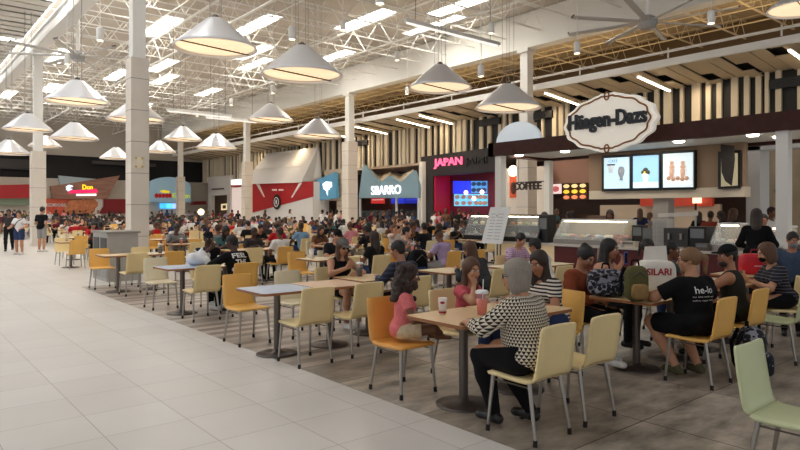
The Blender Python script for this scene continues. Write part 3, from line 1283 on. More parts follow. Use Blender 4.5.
for i, (px, py) in enumerate(((466, 192.5), (474, 198.5), (482, 192))):
    q = onV(px, py, 27.1)
    l = empty('pendant_light', (q.x, q.y, q.z))
    tag(l, 'small pink glowing globe lamp before the menu screens, ' + ['leftmost of three', 'lowest of three', 'rightmost of three'][i], 'lamp', 'globe lamps in the Japanese shop')
    b = MB(); b.ball((0, 0, 0), .13, 10); b.build('globe', em('globe_glow', (255, 190, 190), 4), l)
    b = MB(); b.tube((0, 0, .1), (0, 0, 4.6-q.z), .012, n=5); b.build('cord', M_black, l)

# --- SBARRO peaked sign
SV = 25.8
e = base('shop_sign', SV, 390, 'pale blue zigzag-topped sign reading SBARRO above its counter', 'sign')
b = MB(); panel_v(b, [(358.5, 198), (363, 164.5), (379.5, 182.5), (389, 175.5), (400.5, 182.5), (413.5, 170.5), (418.5, 185), (418.5, 198)], SV, .25); part(b, 'front_panel', mat('pale_blue_panel', (134, 164, 178), .55), e)
b = MB()
pts = [(363.5, 165), (379.5, 182.5), (389, 175.5), (400.5, 182.5), (413.5, 170.5), (418, 184)]
Q = [onV(x, y, SV+.25) for x, y in pts]; Q2 = [onV(x, y-1.5, SV+2.6) for x, y in ((368, 168), (382, 175.5), (392, 172), (402, 176), (414, 170), (419, 180))]
for i in range(5):
    b.prism([Q[i], Q[i+1], Q2[i+1], Q2[i]], (0, 0, -.08))
part(b, 'folded_roof', mat('roof_beige', (206, 192, 172), .7), e)
a, c = onV(372, 195, SV), onV(401.5, 185.8, SV)
wtext('letters', 'SBARRO', (SV-.06, a.y, a.z), a.y-c.y, .60, FACE_V, em('white_letters', (255, 255, 255), .85), e, .03, .004)
for px in (359.5, 396, 418):
    b = MB(); box_v(b, px-.6, px+.6, SV+.06, 0, 2.5, .12); part(b, 'post', M_ltgrey, e)
e = base('food_counter', 27.6, 390, 'food counter with dark glass front below the peaked blue sign', 'counter')
b = MB(); box_v(b, 360, 418, 27.4, 0, 1.2, .8); part(b, 'counter_base', mat('counter_grey', (120, 108, 100), .5), e)
b = MB(); box_v(b, 360, 418, 27.5, 1.2, 1.65, .05); part(b, 'sneeze_guard', mat('guard_glass', (60, 70, 80), .1, spec=.8), e)
for px0, px1, c, lb in ((391, 404, (36, 52, 190), 'dark blue menu screen below the letters RRO'), (405, 418, (28, 40, 160), 'dark blue menu screen right of the other, near the white post'), (371, 384, (196, 50, 46), 'red and white menu board below the letters SB')):
    s = base('menu_screen', 29.7, (px0+px1)/2, lb, 'screen')
    b = MB(); panel_v(b, [(px0, 198.5), (px1, 198), (px1, 203.5), (px0, 203.5)], 29.7, .08); part(b, 'screen_panel', em('scr_%d' % px0, c, .7), s)
    b = MB(); panel_v(b, [(px0+1, 199.6), (px1-1, 199.3), (px1-1, 200), (px0+1, 200.2)], 29.66, .03); part(b, 'picture_strip', em('scr_s%d' % px0, (230, 220, 210) if px0 == 371 else (70, 80, 220), .6), s)
# slim white post between the two shops
b = MB(); box_v(b, 419, 422.3, 26.0, 0, 4.7, .3); struct(b.build('column_slim', M_white))

# --- blue sign with a white splash shape, on a planked wall
TV = 26.0
b = MB()
z = 0
y0, y1 = onV(324, HOR, TV+.4).y, onV(346, HOR, TV+.4).y
for k in range(12):
    if 3 <= k < 6:
        b.bx(TV+.5, TV+.7, y1, y0-1.6, k*.4, k*.4+.37)
    else:
        b.bx(TV+.45, TV+.7, y1, y0, k*.4, k*.4+.37)
struct(b.build('wall_planked', mat('pale_plank', (196, 178, 156), .6, noise=.06, nscale=2)))
e = base('shop_sign', TV, 327, 'square sky blue shop sign with a white ragged emblem', 'sign')
b = MB(); panel_v(b, [(316.5, 180), (335, 172), (336.2, 198), (318, 200.5)], TV, .25); part(b, 'sign_panel', mat('sky_blue_panel', (92, 156, 190), .5, emit=(80, 150, 190), estr=.12), e)
b = MB(); panel_v(b, [(322.5, 184), (326, 181.5), (331.2, 182), (331.5, 187), (329.5, 187.5), (328.8, 190), (327.6, 189), (327.2, 195.5), (325.8, 190.5), (323.4, 189)], TV-.05, .06); part(b, 'emblem', em('white_letters', (255, 255, 255), 1.2), e)

# --- white barn-like kiosk with a sloping red band
HV = 25.4
e = base('food_kiosk', HV, 286, 'big white folded-roof kiosk with a slanted red band and round badge', 'kiosk')
b = MB()
f0, f1 = onV(252.5, HOR, HV).y, onV(313, HOR, HV).y
zt = onV(285, 183.5, HV).z
b.bx(HV, HV+1.45, f1, f0, 0, zt)
part(b, 'body', mat('kiosk_white', (226, 224, 220), .6), e)
b = MB(); panel_v(b, [(252.5, 183.5), (313, 181.5), (313, 196.5), (252.5, 212.5)], HV-.06, .05); part(b, 'red_band', M_red, e)
b = MB()
A = [onV(252, 184, HV-.25), onV(301, 182.5, HV-.25), onV(301, 166.5, HV+.3), onV(252, 170, HV+.3)]
C = [onV(254, 169.5, HV+.3), onV(300.5, 166, HV+.3), onV(318.5, 147, HV+1.2), onV(267, 153.5, HV+1.2)]
D_ = [onV(300.5, 166, HV+.3), onV(301, 182.5, HV-.25), onV(313.5, 179, HV+.8), onV(320.5, 176, HV+1.2), onV(318.5, 147, HV+1.2)]
b.add(A, [(0, 1, 2, 3)]); b.add([q+Vector((.2, 0, -.1)) for q in A], [(3, 2, 1, 0)])
b.add(C, [(0, 1, 2, 3)]); b.add([q+Vector((.2, 0, -.1)) for q in C], [(3, 2, 1, 0)])
b.add(D_, [(0, 1, 4), (1, 2, 4), (2, 3, 4)]); b.add([q+Vector((.2, .1, -.1)) for q in D_], [(0, 1, 4), (1, 2, 4), (2, 3, 4)])
part(b, 'folded_roof', mat('kiosk_roof', (216, 214, 212), .6), e)
for pts in ([(256, 184), (259, 184), (264.5, 197), (263.5, 197)], [(299, 183), (302, 183), (292, 197.5), (291, 197.5)]):
    b = MB(); panel_v(b, pts, HV-.1, .05); part(b, 'white_stripe', M_white, e)
q = onV(277, 202, HV-.1)
b = MB(); b.lathe([(0, 0), (.62, 0), (.62, .06), (0, .06)], q, 24, 0, False, Matrix.Rotation(-PI/2, 3, 'Y'))
part(b, 'badge', mat('badge_black', (20, 20, 22), .5), e)
b = MB(); b.lathe([(.34, 0), (.40, 0), (.40, .09), (.34, .09), (.34, 0)], q, 24, 0, False, Matrix.Rotation(-PI/2, 3, 'Y')); b.ball(q+Vector((-.08, 0, 0)), (.02, .13, .22), 8)
part(b, 'badge_ring', mat('white_gloss', (240, 240, 238), .4), e)
b = MB()
for k in range(7):
    x = 272+k*1.65
    if k == 3:
        continue
    panel_v(b, [(x, 190.7), (x+1.1, 190.6), (x+1.1, 189.1), (x, 189.2)], HV-.1, .05)
part(b, 'lettering', mat('white_gloss', (240, 240, 238), .4), e)

# --- bright white shop left of it, with red trim
WV = 26.6
e = base('food_shop', WV, 241, 'bright white shop front with a red line under its lit top', 'shop')
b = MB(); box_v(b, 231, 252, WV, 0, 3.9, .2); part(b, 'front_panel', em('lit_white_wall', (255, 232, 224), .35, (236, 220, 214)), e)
b = MB(); panel_v(b, [(231.5, 180), (256, 178), (256, 184.5), (231.5, 185)], WV-.1, .1); part(b, 'light_box', em('light_box', (255, 250, 246), 1.8), e)
b = MB(); panel_v(b, [(231, 185), (256, 184.3), (256, 186), (231, 187)], WV-.14, .14); part(b, 'red_trim', M_red, e)
# grey-white corner block with a door recess
b = MB()
za, zb = onV(220, 195, 26.4).z, onV(220, 176, 26.4).z
box_v(b, 208, 230, 26.4, za, zb, .4)
box_v(b, 208, 211, 26.4, 0, za, .4)
box_v(b, 227, 230, 26.4, 0, za, .4)
box_v(b, 211, 227, 27.4, 0, za, .1, 1)
struct(b.build('wall_corner', [mat('corner_white', (196, 192, 188), .6), mat('recess_brown', (96, 74, 60), .6)]))
e = base('poster', 27.3, 224, 'small framed cream poster in the brown door recess', 'poster')
b = MB(); panel_v(b, [(221, 204), (227, 203.5), (227, 209.8), (221, 210.3)], 27.28, .06); part(b, 'frame', mat('poster_cream', (240, 224, 180), .5, emit=(255, 230, 180), estr=.5), e)
b = MB(); panel_v(b, [(222.6, 205.4), (225.6, 205.1), (225.6, 208.4), (222.6, 208.7)], 27.24, .03); part(b, 'picture', mat('poster_brown', (90, 60, 40), .6), e)
e = base('wall_sign', 26.3, 217, 'thin dark sign strip on the grey corner block', 'sign')
b = MB(); panel_v(b, [(211.5, 188.6), (223.5, 187.9), (223.5, 189.4), (211.5, 190.1)], 26.3, .06); part(b, 'strip', mat('sign_dark', (70, 62, 58), .6), e)
e = base('lamp_box', 26.3, 203, 'round warm white glowing lamp above the crowd near the hall corner', 'lamp')
q = onV(201, 212, 24.5)
e.location = (q.x, q.y, q.z)
b = MB(); b.ball((0, 0, 0), .30, 14); b.build('globe', em('warm_globe', (255, 226, 170), 5), e)
b = MB(); b.tube((0, 0, -.3), (0, 0, -q.z), .04, n=8); b.build('pole', M_black, e)

# --- shops on the end wall
UW = 65.2
e = empty('shop_sign', onU(14, 192, UW)); tag(e, 'long plain red fascia at the left edge of the far wall', 'sign')
b = MB(); panel_u(b, [(-14, 185.3), (29.5, 184.3), (29.5, 198), (-14, 198.6)], UW, .5); part(b, 'red_fascia', M_red, e)
b = MB(); panel_u(b, [(-14, 198.6), (29.5, 198), (29.5, 205), (-14, 205)], UW+.4, .1); part(b, 'lit_back', em('green_shop', (120, 140, 110), .15, (110, 120, 96)), e)
e = empty('shop_sign', onU(85, 190, UW)); tag(e, 'slanted wood-look shop sign with yellow and magenta letters', 'sign')
b = MB(); panel_u(b, [(50.3, 186.2), (120, 175.5), (107, 199), (52.5, 199)], UW, .4)
mw, nt, bs, N_, L_ = node_mat('sign_timber')
tc = N_('ShaderNodeTexCoord'); mp = N_('ShaderNodeMapping'); mp.inputs['Scale'].default_value = (.5, 1, 3); L_(tc.outputs['Object'], mp.inputs[0])
nz = N_('ShaderNodeTexNoise'); nz.inputs['Scale'].default_value = 1.5; L_(mp.outputs[0], nz.inputs[0])
L_(mixc(nt, nz.outputs['Fac'], s2l((112, 74, 60)), s2l((178, 132, 110))), bs.inputs['Base Color'])
part(b, 'timber_panel', mw, e)
b = MB(); panel_u(b, [(58.5, 175.5), (96, 179), (90, 183), (60, 186)], UW+.5, .3); part(b, 'grey_panel', mat('sign_greyblue', (176, 192, 198), .6), e)
a, c = onU(82.5, 189.5, UW-.1), onU(92.8, 184.8, UW-.1)
wtext('letters', 'Don', (a.x, UW-.08, a.z), c.x-a.x, c.z-a.z, FACE_U, em('yellow_letters', (255, 226, 20), 1.1), e, .03, .012)
b = MB(); panel_u(b, [(70, 190.6), (96.5, 188.8), (98, 192.4), (69, 193.4)], UW-.12, .1); part(b, 'magenta_script', em('magenta_letters', (238, 30, 96), .8), e)
b = MB(); panel_u(b, [(76.5, 194.0), (96.3, 193.7), (96.3, 195.7), (76.5, 195.9)], UW-.12, .1); part(b, 'white_line', em('white_letters', (255, 255, 255), 1.2), e)
b = MB()
for pts in ([(65.5, 187), (69, 184.8), (73.5, 186), (69.5, 188.3)], [(66.5, 189.5), (70, 188.6), (73, 189), (68, 191.2)], [(66, 188.6), (68, 187.8), (69, 188.8), (67, 189.6)]):
    panel_u(b, pts, UW-.12, .1)
part(b, 'bird_emblem', em('pale_blue_glow', (215, 235, 255), 1.0), e)
e = empty('banner', onU(70, 205, UW)); tag(e, 'orange-red food banner with white lettering below the wooden sign', 'banner')
b = MB(); panel_u(b, [(45, 198.6), (97, 198.4), (97, 217), (45, 217)], UW+.2, .06); part(b, 'cloth', mat('banner_orange', (206, 84, 56), .6, noise=.22, nscale=.7), e)
a, c = onU(46.5, 206.6, UW), onU(66.5, 203.4, UW)
wtext('letters', 'RECOMENDADO', (a.x, UW+.16, a.z), c.x-a.x, c.z-a.z, FACE_U, mat('white_gloss', (240, 240, 238), .4), e, .02, .01)
b = MB()
for (px, py, r) in ((76, 206, .7), (84, 208, .8), (90, 204, .6), (71, 209, .5)):
    b.ball(onU(px, py, UW+.16), (r*1.3, .05, r), 10)
part(b, 'food_picture', mat('food_brown', (196, 120, 78), .6, noise=.3, nscale=3), e)
e = empty('banner', onU(112, 205, UW)); tag(e, 'dark red panel right of the food banner on the far wall', 'banner')
b = MB(); panel_u(b, [(97, 199), (127, 199), (127, 213.5), (97, 213.5)], UW+.25, .06); part(b, 'panel', mat('deep_red_panel', (134, 26, 34), .6), e)
b = MB(); b.ball(onU(93, 203, UW+.2), (1.0, .06, 1.1), 10); part(b, 'white_figure', mat('figure_white', (226, 214, 206), .6), e)
# half-round pale blue sign
e = empty('shop_sign', onU(171, 190, UW)); tag(e, 'pale blue half-round sign with red apples and yellow letters', 'sign')
pts = [(150, 202)] + [(150 + 41*(i/16), 202-12-13*math.sqrt(max(0, 1-((i/16-.45)/.58)**2))) for i in range(17)] + [(191, 202)]
b = MB(); panel_u(b, pts, UW, .4); part(b, 'round_panel', mat('pale_sky_panel', (164, 196, 212), .5, emit=(150, 190, 215), estr=.15), e)
b = MB()
for px in (156.5, 160, 163.5, 167, 170):
    b.ball(onU(px, 195.6, UW-.1), (.2, .08, .24), 10)
part(b, 'apples', em('apple_red', (176, 30, 40), .25), e)
b = MB()
for pts in ([(160, 191), (164, 190), (170, 191.5), (169, 193), (163, 192.6)],):
    panel_u(b, pts, UW-.14, .1)
part(b, 'yellow_leaf', em('yellow_leaf', (240, 210, 20), .6), e)
a, c = onU(172.3, 197.8, UW-.1), onU(190, 193.2, UW-.1)
wtext('letters', 'Green', (a.x, UW-.08, a.z), c.x-a.x, c.z-a.z, FACE_U, em('lime_letters', (200, 206, 30), .6), e, .03, .008)
for i, (xa, xb, cc) in enumerate(((160, 166, (60, 170, 240)), (166.5, 172, (90, 200, 250)), (172.5, 179, (150, 180, 240)))):
    s = empty('menu_screen', onU((xa+xb)/2, 205, UW)); tag(s, 'bright blue menu screen below the half-round sign, ' + ['leftmost', 'middle one', 'rightmost'][i], 'screen', 'screens below the half-round sign')
    b = MB(); panel_u(b, [(xa, 203.4), (xb, 203.4), (xb, 208.5), (xa, 208.5)], UW+.3, .08); part(b, 'screen_panel', em('scr_end%d' % i, cc, 1.3), s)
e = empty('shop_awning', onU(200, 204, UW)); tag(e, 'dark red awning right of the half-round sign', 'awning')
b = MB(); panel_u(b, [(192, 205), (207, 204.5), (206, 201), (194, 201.5)], UW-.6, .6); part(b, 'awning_cloth', mat('awning_red', (130, 30, 34), .7), e)

# ------------------------------------------------------------------ ice-cream kiosk with oval sign
KV, KB = 12.3, 14.9
M_walnut = mat('dark_walnut', (66, 34, 26), .55, noise=.2, nscale=6, spec=.25)
k0 = onV(488, HOR, KV).y
k1 = -.6
zb, zt = 3.05, 3.39
e = empty('kiosk_canopy', (KV, (k0+k1)/2, 0)); tag(e, 'ice-cream kiosk canopy with dark walnut fascia and white ceiling on posts', 'canopy')
b = MB(); b.bx(KV, KV+.18, k1, k0, zb, zt); b.bx(KV, KB, k0-.18, k0, zb, zt); b.bx(KB-.18, KB, k1, k0, zb, zt); part(b, 'fascia', M_walnut, e)
b = MB(); b.bx(KV+.1, KB-.1, k1, k0-.1, 3.12, 3.2); part(b, 'ceiling_panel', mat('kiosk_ceiling', (214, 214, 212), .6), e)
for y in (k0-.3, 4.18):
    b = MB(); b.bx(KV+.05, KV+.25, y-.1, y+.1, 0, zb); part(b, 'post', M_white, e)
for y in (k0-.15, 3.6):
    b = MB(); b.bx(KB-.3, KB-.12, y-.09, y+.09, 0, zb); part(b, 'post', M_white, e)
for i, (px, py) in enumerate(((519, 159), (565, 156), (617, 152.5), (679, 148), (753, 141.5), (779, 147))):
    d = FOC*(3.11-EYE)/(HOR-py)
    q = onV(px, py, KV+.9 if i != 5 else KV+1.6)
    l = MB(); l.lathe([(0, 0), (.09, 0), (.115, .02), (.115, .035)], (0, 0, 0), 16)
    o = l.build('downlight', em('downlight_glow', (255, 244, 222), 8), e)
    o.location = Vector((q.x, q.y, 3.085)) - e.location
# oval sign
OV = 12.0
cy = (onV(566, 122, OV).y + onV(653, 122, OV).y)/2
cz = onV(609.5, 122, OV).z
rw = abs(onV(566, 122, OV).y - onV(653, 122, OV).y)/2
rh = 1.14/2
e = empty('oval_sign', (OV, cy, cz)); tag(e, 'white scalloped oval sign reading Häagen-Dazs hung on the walnut canopy', 'sign')


def scallop(sc, n=96):
    pts = []
    for i in range(n):
        t = 2*PI*i/n
        w_ = 1 + .022*math.cos(14*t) + (.055 if abs(math.sin(t)) > .985 else 0)
        pts.append((rw*sc*w_*math.cos(t), rh*sc*w_*math.sin(t)))
    return pts


b = MB(); b.prism([(0, -x, z) for x, z in scallop(1.0)], (.16, 0, 0)); b.build('oval_panel', mat('oval_cream', (232, 226, 214), .5, emit=(240, 230, 214), estr=.32), e)  # emission in the face colour stands in for front lighting
b = MB(); b.prism([(.02, -x, z) for x, z in scallop(1.06)], (.12, 0, 0)); b.build('outer_rim', mat('rim_white', (240, 236, 226), .5, emit=(255, 245, 230), estr=.25), e)
b = MB()
S_ = [(-.012, -x, z) for x, z in scallop(.94)]
for p, q in zip(S_, S_[1:]+S_[:1]):
    b.tube(p, q, .02, n=6)
for s in (-1, 1):
    C_ = [(-.012, .055*math.cos(t), s*(rh*.99) + .085*math.sin(t)) for t in [2*PI*i/12 for i in range(13)]]
    for p, q in zip(C_[:-1], C_[1:]):
        b.tube(p, q, .018, n=6)
b.build('gold_border', mat('gold_brown', (150, 96, 50), .5), e)
text_fit('letters', 'Häagen-Dazs', (-.05, rw*.90, -.20), rw*1.80, .44, FACE_V, mat('sign_navy', (16, 22, 34), .4), e, .03, .036)
b = MB(); b.bx(.1, .32, -.5, -.42, -.4, .25); b.bx(.1, .32, .42, .5, -.4, .25); b.build('bracket', M_black, e)
# half-round white panel standing on the canopy
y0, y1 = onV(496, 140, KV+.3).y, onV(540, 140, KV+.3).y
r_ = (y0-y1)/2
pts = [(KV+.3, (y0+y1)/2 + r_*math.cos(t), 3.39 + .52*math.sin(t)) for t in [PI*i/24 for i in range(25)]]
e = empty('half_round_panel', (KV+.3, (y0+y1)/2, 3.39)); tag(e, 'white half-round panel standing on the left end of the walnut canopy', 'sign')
b = MB(); b.prism(pts, (.1, 0, 0)); part(b, 'panel', mat('panel_bluewhite', (226, 232, 236), .5, emit=(215, 228, 236), estr=.3), e)  # faint emission added to the material to lift the dim panel
e = empty('cloud_panel', onV(723, 118, KB-.1)); e.location.z = 3.39
tag(e, 'small white lobed panel on top of the canopy towards the right', 'sign')
b = MB()
for dy, r in ((-.45, .13), (0, .2), (.4, .14)):
    b.lathe([(0, 0), (r, 0), (r, .06), (0, .06)], (0, dy, .02+r*.4), 18, 0, False, Matrix.Rotation(PI/2, 3, 'Y'))
b.bx(0, .06, -.6, .55, 0, .09)
b.build('panel', mat('panel_bluewhite', (222, 228, 232), .5), e)

# hanging wall of the kiosk with lit pictures
PV = 14.35
b = MB(); box_v(b, 589, 745, PV+.1, 2.15, 3.12, .15); 
e = base('picture_wall', PV, 660, 'tan hanging wall of the ice-cream kiosk behind the lit pictures', 'panel')
part(b, 'tan_panel', mat('tan_panel', (156, 130, 106), .6), e)
b = MB(); box_v(b, 589, 745, PV+.05, 1.93, 2.15, .3); part(b, 'cream_ledge', mat('ledge_cream', (214, 200, 180), .6), e)
pics = [((604, 157.3), (628.6, 188.8), (190, 218, 232), 'lit picture of two coffee cups on pale blue, leftmost of the row'), ((633, 155.3), (658, 188.2), (150, 196, 224), 'lit picture of a tall sundae on sky blue, middle of the row'), ((663, 153), (692.5, 187.5), (206, 222, 228), 'lit picture of two ice-cream cones on a tray, right in the row')]
for i, (q0, q1, c, lb) in enumerate(pics):
    s = base('lit_picture', PV, (q0[0]+q1[0])/2, lb, 'screen', 'lit pictures on the ice-cream kiosk')
    dy = -(q1[0]-q0[0])*.09
    b = MB(); panel_v(b, [(q0[0]-2.2, q0[1]-1.6), (q1[0]+2.2, q0[1]-1.6+dy*.6), (q1[0]+2.2, q1[1]+2), (q0[0]-2.2, q1[1]+2.6)], PV-.02, .12); part(b, 'frame', M_black, s)
    b = MB(); panel_v(b, [(q0[0], q0[1]+1), (q1[0], q0[1]+dy*.6+1), (q1[0], q1[1]-.5), (q0[0], q1[1])], PV-.06, .05); part(b, 'lit_face', em('pic_%d' % i, c, .8), s)
    cx, cyy = (q0[0]+q1[0])/2, (q0[1]+q1[1])/2
    if i == 0:
        o_ = onV(cx-5, cyy-4, PV-.08)
        b = MB(); b.lathe([(.0, -.09), (.06, -.09), (.085, .07), (.09, .09), (0, .09)], o_, 14); part(b, 'cup_picture', em('cup_white', (196, 202, 206), .7), s)
        b = MB(); b.lathe([(.088, .085), (.097, .085), (.097, .12), (.088, .12)], o_, 14); part(b, 'lid_picture', em('dk', (50, 60, 70), .4), s)
        o_ = onV(cx+5, cyy+2, PV-.08)
        b = MB(); b.lathe([(.0, -.13), (.05, -.13), (.03, -.08), (.075, .03), (.085, .13), (0, .13)], o_, 14); b.ball(o_+Vector((0, 0, .16)), (.06, .08, .06), 10); part(b, 'shake_picture', em('shake', (136, 140, 146), .5), s)
        a_ = onV(q0[0]+4.5, q0[1]+5.6, PV-.08)
        wtext('letters', 'CAFÉ', (PV-.08, a_.y, a_.z), .26, .09, FACE_V, em('pale_letters', (120, 150, 170), .6), s, .004)
    if i == 1:
        o_ = onV(cx, cyy+4, PV-.08)
        b = MB(); b.lathe([(.0, -.2), (.05, -.2), (.06, -.15), (.05, -.08), (.08, .02), (.075, .05), (0, .05)], o_, 14); part(b, 'glass_picture', em('glass_pic', (226, 226, 220), .8), s)
        b = MB()
        for d_, zz in ((-.05, .08), (.05, .08), (0, .14)):
            b.ball(o_+Vector((0, d_, zz)), .06, 10)
        part(b, 'scoops_picture', em('scoop', (74, 70, 60), .5), s)
        b = MB(); b.ball(o_+Vector((-.03, 0, .07)), (.03, .04, .04), 8); part(b, 'fruit_picture', em('fruit', (226, 200, 60), .7), s)
        b = MB(); panel_v(b, [(q0[0], q1[1]-6), (q1[0], q1[1]-6.4), (q1[0], q1[1]-.7), (q0[0], q1[1]-.2)], PV-.065, .01); part(b, 'table_picture', em('tab_pic', (206, 220, 226), .9), s)
    if i == 2:
        for dx in (-6, 5):
            o_ = onV(cx+dx, cyy-1, PV-.08)
            b = MB(); b.lathe([(.0, -.2), (.05, -.17), (.06, .0), (0, .02)], o_, 12); b.ball(o_+Vector((0, 0, .06)), .065, 10); b.ball(o_+Vector((0, 0, .15)), .05, 10); part(b, 'cone_picture', em('cone_pic', (196, 160, 138), .7), s)
        b = MB()
        for k in range(5):
            b.ball(onV(cx-9+k*4.5, cyy+8+(k % 2), PV-.08), .055, 8)
        part(b, 'scoops_picture', em('scoop2', (176, 140, 116), .6), s)
        b = MB(); panel_v(b, [(q0[0]+2, q1[1]-8), (q1[0]-2, q1[1]-6), (q1[0]-3, q1[1]-3.5), (q0[0]+3, q1[1]-6)], PV-.075, .02); part(b, 'tray_picture', em('tray_pic', (240, 240, 236), .9), s)
s = base('lit_picture', PV, 729, 'black framed picture half hidden by a dark hanging cloth', 'picture')
b = MB(); panel_v(b, [(718, 151.5), (740, 150), (740, 188), (718, 189)], PV-.02, .12); part(b, 'frame', M_black, s)
b = MB(); panel_v(b, [(721, 154), (737, 153), (737, 185.5), (721, 186.5)], PV-.06, .05); part(b, 'lit_face', em('pic_3', (170, 160, 130), .5), s)
e = base('hanging_cloth', PV-.2, 725, 'dark grey cloth hanging in front of the fourth picture', 'cloth')
b = MB(); panel_v(b, [(720.5, 144.5), (733.5, 145.5), (734, 160), (731, 185.5), (725, 181), (721.5, 172)], PV-.25, .05); part(b, 'cloth', cloth('charcoal', (62, 58, 58)), e)

# kiosk counter
c_end = k0 - .35
c_mid = onV(553, HOR, KV-.1).y
e = empty('kiosk_counter', (KV, 5, 0)); tag(e, 'long kiosk counter, cream front at left and dark red front at right', 'counter')
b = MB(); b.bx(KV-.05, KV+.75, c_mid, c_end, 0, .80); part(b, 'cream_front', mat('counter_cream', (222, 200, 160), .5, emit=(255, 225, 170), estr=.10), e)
b = MB(); b.bx(KV-.05, KV+.75, -.4, c_mid, 0, .80); part(b, 'red_front', mat('counter_maroon', (92, 30, 30), .4), e)
b = MB(); b.bx(KV-.12, KV+.8, -.4, c_end+.05, .80, .85); part(b, 'worktop', mat('worktop_pale', (208, 200, 190), .35), e)
for px in (518, 600, 700):
    b = MB(); y = onV(px, HOR, KV).y; b.bx(KV-.07, KV-.05, y-.03, y+.03, 0, .8); part(b, 'cover_strip', M_steel, e)
b = MB(); b.bx(KB-.7, KB-.15, -.4, k0-.6, 0, .95)
e = empty('back_counter', (KB-.4, 5, 0)); tag(e, 'low back counter of the ice-cream kiosk behind the glass cases', 'counter')
part(b, 'carcass', mat('back_counter_grey', (120, 110, 102), .5), e)
b = MB(); b.bx(KB-.75, KB-.1, -.4, k0-.55, .95, 1.0); part(b, 'worktop', mat('worktop_pale', (208, 200, 190), .35), e)

M_glass, nt, bs, N_, L_ = node_mat('case_glass')
bs.inputs['Base Color'].default_value = (.9, .95, .95, 1)
bs.inputs['Roughness'].default_value = .05
bs.inputs['Alpha'].default_value = .22
bs.inputs['Specular IOR Level'].default_value = .8


def glass_case(name, px0, px1, zt_, lab, fill, slope=.25, lit=(255, 236, 200), ls=1.2):
    y0, y1 = onV(px1, HOR, KV+.1).y, onV(px0, HOR, KV+.1).y
    L = y1-y0
    s = empty(name, (KV, (y0+y1)/2, .85))
    tag(s, lab, 'display case')
    h = zt_-.85
    b = MB(); b.bx(0, .7, -L/2, L/2, 0, .12); b.build('base', M_black if fill != 'gelato' else M_steel, s)
    b = MB()
    for sy in (-1, 1):
        b = MB()
        b.prism([(0, sy*L/2-.012, .12), (.7, sy*L/2-.012, .12), (.7, sy*L/2-.012, h), (slope, sy*L/2-.012, h)], (0, .024, 0))
        b.build('end_frame', M_black, s) if fill != 'gelato' else b.build('end_glass', M_glass, s)
    b = MB(); b.add([(0, -L/2, .12), (0, L/2, .12), (slope, L/2, h), (slope, -L/2, h)], [(0, 1, 2, 3)]); b.add([(.01, -L/2, .12), (.01, L/2, .12), (slope+.01, L/2, h), (slope+.01, -L/2, h)], [(3, 2, 1, 0)]); b.build('front_glass', M_glass, s)
    b = MB(); b.bx(slope-.02, .72, -L/2, L/2, h, h+.03); b.build('top', M_black if fill != 'gelato' else mat('case_top', (226, 226, 224), .3), s)
    b = MB(); b.bx(slope+.02, slope+.06, -L/2+.05, L/2-.05, h-.04, h-.01); b.build('case_lamp', em('case_lamp', lit, 6*ls), s)
    b = MB(); b.bx(.68, .7, -L/2, L/2, .12, h); b.build('back_panel', mat('case_back', (150, 140, 120), .5), s)
    if fill == 'gelato':
        n = int(L/.24)
        cols = [(236, 222, 190), (214, 150, 160), (120, 78, 52), (240, 236, 226), (196, 214, 176), (226, 190, 120), (170, 200, 226)]
        for r in range(2):
            for k in range(n):
                y = -L/2+.14+k*(L-.28)/max(1, n-1)
                t = MB(); t.bx(.14+r*.26, .37+r*.26, y-.1, y+.1, .10, .17); t.ball((.255+r*.26, y, .17), (.105, .09, .06), 10, 1)
                t.build('ice_cream_tub', [M_steel, mat('ice_%d' % ((k*3+r) % 7), cols[(k*3+r) % 7], .6)], s)
    else:
        for lv in range(2):
            z = .14+lv*(h-.12)*.48
            t = MB(); t.bx(.12+lv*.06, .67, -L/2+.02, L/2-.02, z, z+.015); t.build('shelf', M_steel, s)
            n = int(L/.2)
            for k in range(n):
                y = -L/2+.12+k*(L-.24)/max(1, n-1)
                t = MB(); t.lathe([(0, 0), (.06, 0), (.07, .05+.02*(k % 2)), (.03, .08), (0, .085)], (.35, y, z+.015), 10)
                t.build('cake', mat('cake_%d' % ((k+lv) % 4), [(224, 190, 130), (190, 120, 70), (236, 222, 190), (150, 160, 90)][(k+lv) % 4], .7), s)
    return s


glass_case('display_case', 466, 487, 1.50, 'curved black framed cake case behind the white menu easel', 'cake')
glass_case('display_case', 503, 540, 1.50, 'long black framed cake case right of the white menu easel', 'cake')
glass_case('freezer_case', 556, 622, 1.40, 'slant glass ice-cream freezer case in the middle of the counter', 'gelato', .35, (210, 230, 255), 1.0)
glass_case('freezer_case', 712, 735, 1.36, 'small slant glass freezer case right of the dark machines', 'gelato', .35, (230, 240, 255), 1.2)
glass_case('freezer_case', 764, 785, 1.32, 'slant glass freezer case beside the right-hand white post', 'gelato', .35, (230, 240, 255), 1.2)

